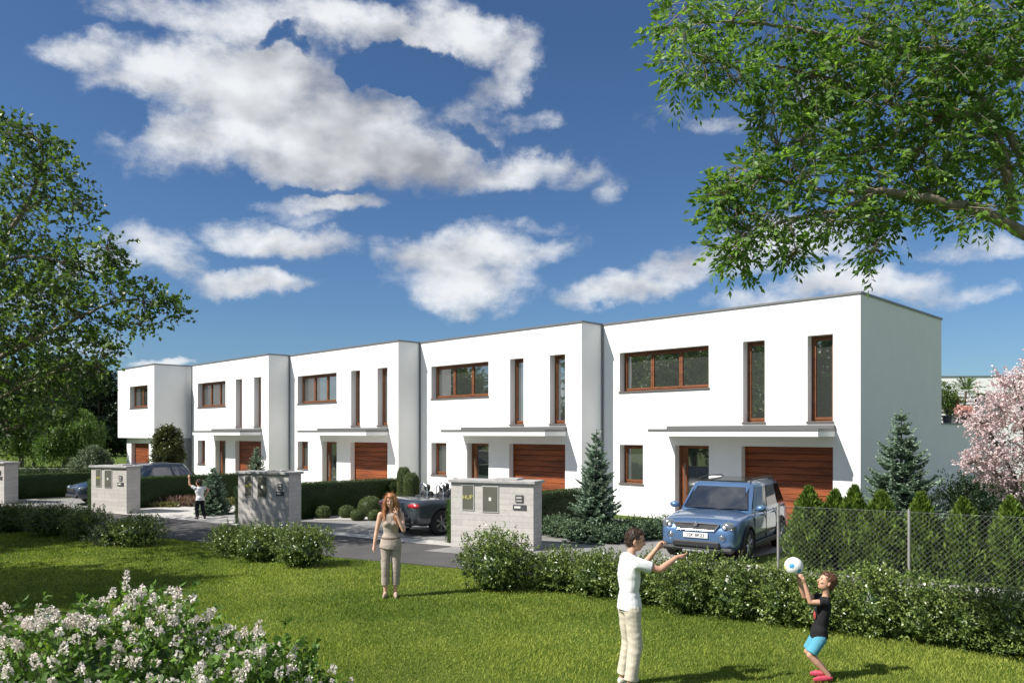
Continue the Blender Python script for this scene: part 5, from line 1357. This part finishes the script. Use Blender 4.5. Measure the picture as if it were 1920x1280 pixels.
for k, (px, py, tp, hw, lab, sh) in enumerate([
        (428, 1040, 984, 34, 'small shrub at the left end of the middle shrub group', 8), (488, 1050, 985, 52, 'left one of the two big shrubs before the dappled mailbox wall', 12),
        (566, 1060, 986, 58, 'right one of the two big shrubs before the dappled mailbox wall', 12),
        (-40, 992, 944, 50, 'shrub cut off by the left picture edge', 8), (30, 996, 944, 52, 'first whole shrub at the left edge, before the leftmost mailbox wall', 10), (100, 1004, 945, 54, 'second shrub from the left edge of the lawn', 10),
        (162, 1010, 956, 44, 'dark shrub before the left corner of the third mailbox wall', 8), (205, 1020, 982, 34, 'pale leaved low shrub before the third mailbox wall', 6), (254, 1022, 968, 58, 'low wide shrub at the right end of the left shrub group', 8)]):
    shrub(px, py, tp, hw, lab, 130 + k, 'loose green shrubs along the lawn edge', shoots=sh, lm=M_lf_pale if 'pale' in lab else None)
for k, (px, d, h, w_, lab) in enumerate([(1045, 20.0, .52, 32, 'low juniper left of the spruce, beside the nearest mailbox wall'), (1085, 19.2, .50, 36, 'low juniper at the left foot of the big front garden spruce'),
        (1140, 18.9, .52, 40, 'low juniper at the right foot of the big front garden spruce'), (1185, 19.3, .55, 34, 'low juniper between the spruce and the man\'s head'), (1230, 19.6, .55, 34, 'low juniper before the entrance of the nearest house')]):
    shrub(px, 0, 0, w_, lab, 150 + k, 'low junipers at the foot of the spruce', M_lf_juniper, 'juniper', .045, 1.0, 6, h=h, d=d)
shrub(1838, 0, 0, 90, 'dark round bush under the pink cherry tree', 160, None, M_lf_dark, 'dark_bush', .06, 1.0, 6, h=1.55, d=20.5)
shrub(1925, 0, 0, 60, 'dark bush at the right picture edge behind the last thuja', 161, None, M_lf_dark, 'dark_bush', .06, 1.0, 6, h=1.4, d=18.5)

# ---------------- clipped hedges, balls and columns
def clipped(name, label, cat, size, loc, rz, lm, seed, shape='box', leaf=.03, dens=1.0, group=None):
    """close-clipped plant: solid inner body under a skin of small leaves"""
    rng = np.random.default_rng(seed)
    root = empty(name, loc, rz, label, cat, group)
    sx, sy, sz = size; fol = Fol()
    if shape == 'box':
        A = [(sx * sz, 1), (sx * sz, 1), (sy * sz, 2), (sy * sz, 2), (sx * sy, 3)]
        for f in range(5):
            area = A[f][0]; n = int(area * 1500 * dens)
            a, b = rng.random(n), rng.random(n); off = rng.normal(size=n) * .012
            if f == 0: p = np.stack([a * sx, off, b * sz], 1); nn = (0, -1, 0)
            if f == 1: p = np.stack([a * sx, sy + off, b * sz], 1); nn = (0, 1, 0)
            if f == 2: p = np.stack([off, a * sy, b * sz], 1); nn = (-1, 0, 0)
            if f == 3: p = np.stack([sx + off, a * sy, b * sz], 1); nn = (1, 0, 0)
            if f == 4: p = np.stack([a * sx, b * sy, sz + off], 1); nn = (0, 0, 1)
            ax = rng.normal(size=(n, 3)) * .6 + np.array(nn) * .5 + np.array([0, 0, .3])
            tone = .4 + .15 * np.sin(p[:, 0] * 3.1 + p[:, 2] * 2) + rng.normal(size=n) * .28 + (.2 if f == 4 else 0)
            fol.add(*leaves(p, ax, leaf, leaf * .6, tone, rng, nrm=np.tile([nn], (n, 1)).astype(float)))
        c = MB().box(.015, sx - .015, .015, sy - .015, 0, sz - .015, bev=.03)
        vv = np.array(c.v); qq = [f for f in c.f if len(f) == 4]
        oct_ = [f for f in c.f if len(f) == 8]
        for f in oct_: qq += [(f[0], f[1], f[2], f[3]), (f[0], f[3], f[4], f[7]), (f[4], f[5], f[6], f[7])]
        fol.add(vv, np.array(qq, dtype=np.int32), np.full(len(vv), .12))
    else:
        n = int(5000 * dens * (sx * sz * 3))
        if shape == 'ball':
            u = unit(rng, n); p = u * np.array([sx / 2, sy / 2, sz / 2]) * (1 + rng.normal(size=(n, 1)) * .025) + np.array([0, 0, sz * .47])
            fol.core((0, 0, sz * .47), (sx * .465, sy * .465, sz * .465), nu=30, nv=20, tone=.2, jit=.03, rng=rng)
        else:
            a = rng.uniform(0, 6.28, n); z = rng.random(n)
            pr = np.where(z > .82, np.sqrt(np.maximum(0, 1 - ((z - .82) / .19) ** 2)), 1.0) * np.where(z < .15, .8 + z * 1.33, 1)
            p = np.stack([np.cos(a) * sx / 2 * pr, np.sin(a) * sy / 2 * pr, z * sz], 1) * (1 + rng.normal(size=(n, 1)) * .015)
            u = np.stack([np.cos(a), np.sin(a), np.where(z > .85, 1.0, 0)], 1)
            c_ = MB().tube([(0, 0, 0), (0, 0, sz * .15), (0, 0, sz * .8), (0, 0, sz * .9), (0, 0, sz * .96)], [sx * .37, sx * .46, sx * .46, sx * .38, sx * .2], 20, cap=False)
            fol.add(np.array([tuple(q) for q in c_.v]), np.array(c_.f, dtype=np.int32), np.full(len(c_.v), .2))
        ax = u * .5 + rng.normal(size=(n, 3)) * .6
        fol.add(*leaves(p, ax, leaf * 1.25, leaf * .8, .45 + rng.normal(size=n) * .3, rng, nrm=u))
    fol.build('foliage', lm, root)
    m = MB()
    if shape == 'box':
        for k in range(int(sx + sy) + 1):
            q = (k + .5) / (int(sx + sy) + 1); m.tube([(sx * q if sx > sy else sx / 2, sy * q if sy >= sx else sy / 2, -.03), (sx * q if sx > sy else sx / 2, sy * q if sy >= sx else sy / 2, sz * .6)], .02, 5)
    else: m.tube([(0, 0, -.03), (0, 0, sz * .5)], .025, 6)
    m.build('stems', M_bark, root)
for (lat, d, L, hh, lab, sd) in [(-1.62, 18.95, 5.7, 1.08, 'clipped dark hedge running from the nearest mailbox wall to the house', 171), (-8.25, 23.05, 5.8, 1.10, 'long clipped hedge right of the dappled mailbox wall, behind the box balls', 172),
        (-14.75, 26.95, 5.6, 1.08, 'clipped hedge behind the far boy in white shirt', 173), (-21.4, 30.4, 6.5, 1.0, 'clipped hedge at far left behind the dark estate car\'s bonnet', 174)]:
    clipped('clipped_hedge', lab, 'hedge', (.42, L, hh), W(lat, d), 0, M_lf_hedge, sd, group='clipped hedges between the front gardens', leaf=.034, dens=.8)
clipped('clipped_hedge', 'low clipped hedge along the far lawn at the left edge', 'hedge', (16, .6, .8), W(-31, 42.5), R(45), M_lf_hedge, 176, group='clipped hedges between the front gardens', leaf=.06, dens=.3)
for k, (px, py, rp, lab) in enumerate([(606, 972, 14, 'leftmost box ball before the long hedge'), (650, 971, 14, 'second box ball from the left before the long hedge'), (671, 976, 13, 'low box ball before the big one, left of the woman'), (694, 968, 22, 'largest box ball, left of the woman\'s shoulder'), (702, 976, 12, 'small box ball touching the woman\'s shoulder')]):
    g = G(px, py); s_ = (py - HOR) / EYE
    clipped('box_ball', lab, 'shrub', (2 * rp / s_, 2 * rp / s_, 1.75 * rp / s_), g, 0, M_lf_box, 180 + k, 'ball', .022, 1.6, 'clipped box balls')
for (px, d, w_, h_, lab, sd) in [(757, 25.2, .42, 1.55, 'taller of the two pale box columns by the house corner', 190), (771, 24.3, .46, 1.42, 'shorter box column, in front right of the taller one', 191), (736, 26.6, .42, 1.0, 'dark round-topped bush at the end of the long hedge', 192)]:
    clipped('box_column', lab, 'shrub', (w_, w_, h_), W((px - 960) * d / FPX, d), 0, M_lf_box if sd < 192 else M_lf_hedge, sd, 'col', .022, 1.8)
def cover(name, label, poly_c, sx, sy, rz, h, lm, seed, n):
    rng = np.random.default_rng(seed); f = Fol()
    p = np.stack([rng.uniform(-sx / 2, sx / 2, n), rng.uniform(-sy / 2, sy / 2, n), rng.random(n) * h * .5], 1)
    f.add(*leaves(p, np.tile([[0, 0, 1.0]], (n, 1)) + rng.normal(size=(n, 3)) * .6, h * .8, .05, .5 + rng.normal(size=n) * .3 + .2 * np.sin(p[:, 0] * 2.2), rng))
    o = f.build(name, lm); o.location = poly_c; o.rotation_euler = (0, 0, rz)
    tag(o, kind='stuff')
cover('reddish_ground_cover', None, G(338, 948), 2.6, .8, R(40), .34, M_lf_red, 200, 3000)
cover('olive_ground_cover', None, G(415, 946), 2.0, .7, R(40), .24, M_lf_olive, 201, 2200)
cover('olive_ground_cover', None, G(300, 950), 1.4, .5, R(40), .2, M_lf_olive, 202, 1400)

# ---------------- flowering plants
def cherry():
    rng = np.random.default_rng(12); rnd = random.Random(12)
    d = 15.6; root = empty('cherry_tree', W((1925 - 960) * d / FPX, d), 0, 'pink blossoming cherry tree at the right picture edge', 'tree'); off = -Vector(root.location)
    H = lambda px, py, dd: P(px, py, dd) + off
    blobs = [(1900, 722, 38, 28, 15.6, .5), (1925, 760, 80, 50, 15.6, .8), (1868, 765, 40, 30, 15.5, .4), (1838, 795, 34, 18, 15.4, .3), (1885, 815, 60, 36, 15.5, .6), (1850, 850, 42, 24, 15.4, .4), (1822, 868, 20, 12, 15.4, .2), (1900, 870, 60, 36, 15.5, .6), (1895, 915, 38, 26, 15.6, .4), (1935, 700, 26, 18, 15.7, .3), (1862, 890, 34, 14, 15.5, .3),
             (1990, 720, 70, 70, 15.8, .8), (2010, 850, 80, 70, 15.8, .8), (1985, 690, 50, 36, 15.8, .6)]
    tr, fol, tw = MB(), Fol(), Fol()
    fork = Vector((0, 0, 1.15)); limb(tr, [(0, 0, -.1), (.03, 0, .6), fork], .11, .09, 10)
    allp = []
    for pts, a, b in [([fork, H(1905, 900, 15.6), H(1880, 850, 15.5), H(1850, 800, 15.4), H(1835, 790, 15.4)], .05, .008), ([fork, H(1925, 850, 15.6), H(1915, 760, 15.6), H(1900, 715, 15.6)], .06, .008), ([fork, H(1890, 910, 15.5), H(1850, 870, 15.4), H(1825, 866, 15.4)], .03, .006),
                      ([fork, H(1970, 850, 15.7), H(1990, 750, 15.8), H(1975, 690, 15.8)], .05, .01), ([fork, H(2000, 900, 15.8), H(2020, 840, 15.8)], .04, .01)]:
        allp += limb(tr, pts, a, b, 7, .02, rnd, 5)
    AP = np.array([tuple(p) for p in allp])
    for bl in blobs:
        c, r = PB(*bl); c = np.array(c + off); n = int(470 * (r[0] * r[2]) ** .8) + 18
        blob_twigs(rng, fol, c, r, n, .17, 12, .042, .036, up=.1, droop=.0, shell=.2, tone0=.55 + rng.normal() * .1, tvar=.5, wood=tw, twig_r=.003)
        j = np.argmin(np.linalg.norm(AP - c, axis=1)); e = c + toW(unit(rng, 6) * np.array(r) * .8)
        tw.prisms(np.repeat(AP[j][None, :], 6, 0), e, .008, .003)
    tr.build('trunk', M_bark, root, smooth=True); tw.build('twigs', M_bark, root); fol.build('blossom_crown', M_cherry, root)
cherry()

def lilac(lat, d, h, w, label, seed, nsp):
    rng = np.random.default_rng(seed)
    root = empty('lilac_bush', W(lat, d), 0, label, 'flowering bush', 'pale lilac bushes in the foreground')
    fol, st, fl = Fol(), Fol(), Fol()
    fol.core((0, 0, h * .42), (w * .66, w * .66, h * .42), rng=rng, jit=.1, tone=0.0)
    for k in range(10):
        a = k * 2.4; rr = .42 if k else 0
        c = np.array([math.cos(a) * w * rr, math.sin(a) * w * rr, h * (.40 + .12 * rng.random())])
        blob_twigs(rng, fol, c, (w * .58, w * .58, h * .48), 300, .11, 6, .055, .036, up=.4, shell=.55, tone0=.45, tvar=.5, rot=False)
    # flower spikes stand out of the leaves
    u = unit(rng, nsp * 2); u = u[u[:, 2] > -.15][:nsp]; m = len(u)
    lump = 1 + .10 * np.sin(u[:, 0] * 7 + seed) + .08 * np.sin(u[:, 1] * 9 + seed) + rng.normal(size=m) * .05
    o = u * np.array([w, w, h * .56]) * lump[:, None] + np.array([0, 0, h * .44])
    ax = u * .7 + np.array([0, 0, .75]) + rng.normal(size=(m, 3)) * .38; ax /= np.linalg.norm(ax, axis=1, keepdims=True)
    L = rng.uniform(.045, .095, m)
    st.prisms(o - ax * .14, o + ax * L[:, None], .003, .0015)
    K = 44
    t = rng.random((m, K)); ph = rng.uniform(0, 6.28, (m, K))
    s1 = np.cross(ax, rng.normal(size=(m, 3))); s1 /= np.linalg.norm(s1, axis=1, keepdims=True); s2 = np.cross(ax, s1)
    rad = .0155 * (1 - t) ** .6 + .003
    out = s1[:, None, :] * np.cos(ph)[:, :, None] + s2[:, None, :] * np.sin(ph)[:, :, None]
    pos = o[:, None, :] + ax[:, None, :] * (t * L[:, None])[:, :, None] + out * rad[:, :, None]
    tn = (.62 + rng.normal(size=(m, 1)) * .22 + rng.normal(size=(m, K)) * .2)
    fl.add(*leaves(pos.reshape(-1, 3), (out * .8 + ax[:, None, :] * .5 + rng.normal(size=(m, K, 3)) * .4).reshape(-1, 3),     .018, .016, tn.reshape(-1), rng))
    # a collar of leaves under each spike
    for k in range(5):
        fol.add(*leaves(o - ax * (.02 + .02 * k), ax * .5 + rng.normal(size=(m, 3)) * .8, .058, .034, .6 + rng.normal(size=m) * .25, rng))
    n0 = 12; a = np.arange(n0) * 6.28 / n0
    st.prisms(np.stack([np.cos(a) * .08, np.sin(a) * .08, a * 0 - .03], 1), np.stack([np.cos(a) * w * .55, np.sin(a) * w * .55, np.full(n0, h * .75)], 1), .016, .008)
    st.build('stems', M_bark, root); fol.build('foliage', M_lf_lilac, root); fl.build('blossom', M_lilacfl, root)
lilac(-2.65, 5.15, 1.50, 1.00, 'big bush of pale pink flower spikes in the lower left corner', 301, 600)
lilac(-1.62, 4.75, 1.28, .62, 'smaller bush of pale flower spikes, to the right of the big one', 302, 250)
lilac(-3.9, 4.9, 1.45, .8, 'pale flowering bush cut off by the left picture edge', 303, 300)

# ---------------- pot plants on the roof terrace
def pot_mb(r, h): return MB().loft([[Vector((math.cos(k * .5236) * q, math.sin(k * .5236) * q, z)) for k in range(12)] for q, z in ((r * .7, 0), (r * .95, h * .9), (r * 1.08, h * .9), (r * 1.08, h))])
def terr(px, x=-8.4):
    r_ = (px - 960) / FPX; y_ = -x * (1 + r_) / (1 - r_); return Vector((x, y_, 3.0))
def palm(loc):
    rng = np.random.default_rng(9); root = empty('potted_palm', loc, 0, 'potted palm with spiky green fan on the roof terrace', 'palm')
    pot_mb(.16, .26).build('pot', M_dark, root)
    MB().tube([(0, 0, .2), (.02, 0, .7), (.05, 0, 1.2)], [.035, .03, .04], 8).build('trunk', M_bark, root)
    f = Fol()
    for k in range(26):
        a = rng.uniform(0, 6.28); el = rng.uniform(-.1, 1.4); n = 16
        dv = np.array([math.cos(a) * math.cos(el), math.sin(a) * math.cos(el), math.sin(el)]); sd = np.array([-math.sin(a), math.cos(a), 0])
        t = np.linspace(.1, 1, n); c = np.array([.05, 0, 1.22]) + dv[None, :] * (t * .66)[:, None]; c[:, 2] -= .22 * t ** 2
        for sg in (-1, 1):
            f.add(*leaves(c, dv[None, :] * .7 + sd[None, :] * sg * .7 + rng.normal(size=(n, 3)) * .1, .17, .022, np.full(n, .5) + rng.normal(size=n) * .25, rng))
    f.build('fronds', M_lf_willow, root)
palm(terr(1808))
def potplant(loc, h, r, lm, label, seed, cat='plant', leaf=.07):
    rng = np.random.default_rng(seed); root = empty('potted_plant', loc, 0, label, cat)
    pot_mb(.17, .28).build('pot', M_dark, root)
    f = Fol(); st = Fol()
    for k in range(6):
        c = np.array([rng.normal() * r * .35, rng.normal() * r * .35, .3 + (h - .3) * (.25 + .6 * k / 5)])
        st.prisms(np.array([[0, 0, .22]]), c[None, :], .012, .006)
        blob_twigs(rng, f, c, (r * .6, r * .6, h * .2), 70, .1, 6, leaf, leaf * .5, rot=False, tone0=.6, tvar=.4)
    st.build('stems', M_bark, root); f.build('foliage', lm, root)
potplant(terr(1776), 1.35, .36, M_lf_willow, 'tall yellow-green potted plant at the left end of the roof terrace', 11)
potplant(terr(1790, -8.6), 1.0, .28, M_lf_yel, 'small leafy potted plant between the palm and the tall plant', 14)
potplant(terr(1809, -8.15), .55, .28, M_coral, 'coral red flowering pot plant below the palm', 13, 'flowers', .06)
# ================================================================ wire fence
M_wire = pmat('galvanised_wire', (0.27, 0.27, 0.265), 0.5, metal=0.5)
M_post = pmat('fence_post', (0.34, 0.33, 0.31), 0.55, metal=0.3, var=0.15)
def wire_fence():
    A, B = (4.92, 14.35), (6.76, 13.22)
    u = Vector((B[0] - A[0], B[1] - A[1])); step = u.length; u.normalize()
    root = empty('wire_fence', W(*A), 0, 'chain-link fence with grey posts in front of the thuja row', 'fence')
    ux = W(u.x, u.y) ; ux.normalize(); Z = Vector((0, 0, 1))
    n = 4; Ltot = step * (n - 1); z0, z1 = 0.16, 1.33
    f = Fol(); pitch = 0.088; Hh = z1 - z0
    A0, B0 = [], []
    k = -int(Hh / pitch) - 1
    while k * pitch < Ltot:
        for sg in (1, -1):
            s0 = k * pitch; s1 = s0 + Hh
            a, b = max(s0, 0), min(s1, Ltot)
            if b > a:
                za, zb = z0 + (a - s0), z0 + (b - s0)
                if sg < 0: za, zb = z1 - (a - s0), z1 - (b - s0)
                A0.append(ux * a + Z * za); B0.append(ux * b + Z * zb)
        k += 1
    f.prisms(np.array([tuple(p) for p in A0]), np.array([tuple(p) for p in B0]), .0020, .0020)
    for z in (z0 + .01, z1): f.prisms(np.array([tuple(Z * z)]), np.array([tuple(ux * Ltot + Z * z)]), .003, .003)
    f.build('chain_link', M_wire, root)
    for i in range(n):
        p = ux * (i * step)
        po = MB().tube([p + Vector((0, 0, -.05)), p + Vector((0, 0, 1.37))], .024, 10).build('post', M_post, root)
        MB().tube([p + Vector((0, 0, 1.371)), p + Vector((0, 0, 1.385))], [.027, .018], 10).build('post_cap', M_dark, po)
    nrm = Vector((-ux.y, ux.x, 0))
    b = MB(); q = [-nrm * .05, nrm * .05]
    b.add([q[0], ux * Ltot + q[0], ux * Ltot + q[1], q[1]] + [v + Z * .15 for v in (q[0], ux * Ltot + q[0], ux * Ltot + q[1], q[1])], [(0, 3, 2, 1), (4, 5, 6, 7), (0, 1, 5, 4), (1, 2, 6, 5), (2, 3, 7, 6), (3, 0, 4, 7)])
    b.build('concrete_base', M_kerb, root)
wire_fence()
# ================================================================ grass
def grass():
    rng = np.random.default_rng(77)
    def road_near(lat): return np.interp(lat, [-60, -8.5, -3.65, -1.16, 5.0, 22], [51, 19.6, 16.65, 15.4, 11.85, 2.2])
    N = 520000
    d = 6.3 + 15 * rng.random(N) ** 1.25
    lat = rng.uniform(-1, 1, N) * 0.70 * d
    m = d < road_near(lat) - 0.12
    d, lat = d[m], lat[m]; n = len(d)
    pos = toW(np.stack([lat, d, np.zeros(n)], 1))
    hgt = .032 * rng.uniform(.5, 1.4, n) * (1 + .25 * np.sin(pos[:, 0] * 1.7) * np.sin(pos[:, 1] * 2.1))
    a = rng.uniform(0, 6.28, n); w = .0045 * (d / 9)
    sx = np.stack([np.cos(a) * w, np.sin(a) * w, np.zeros(n)], 1)
    lean = rng.normal(size=(n, 3)) * .016; lean[:, 2] = hgt
    v = np.stack([pos - sx, pos + sx, pos + lean], 1).reshape(-1, 3)
    q = np.arange(3 * n, dtype=np.int32).reshape(-1, 3)
    patch = .48 + .30 * np.sin(pos[:, 0] * .9 + 1) * np.sin(pos[:, 1] * 1.1) + .14 * np.sin(pos[:, 0] * 3.3 + pos[:, 1] * 2.2) * np.sin(pos[:, 1] * 4.1 - pos[:, 0])
    tone = np.clip(patch + rng.normal(size=n) * .32, 0, 1)
    o = link('grass', np_mesh('grass', v, q, np.repeat(tone, 3), tris=True), leafmat('grass_blades', (0.07, 0.135, 0.016), (0.40, 0.44, 0.085), .35, rough=.6, gloss=.2))
    tag(o, kind='stuff')
grass()
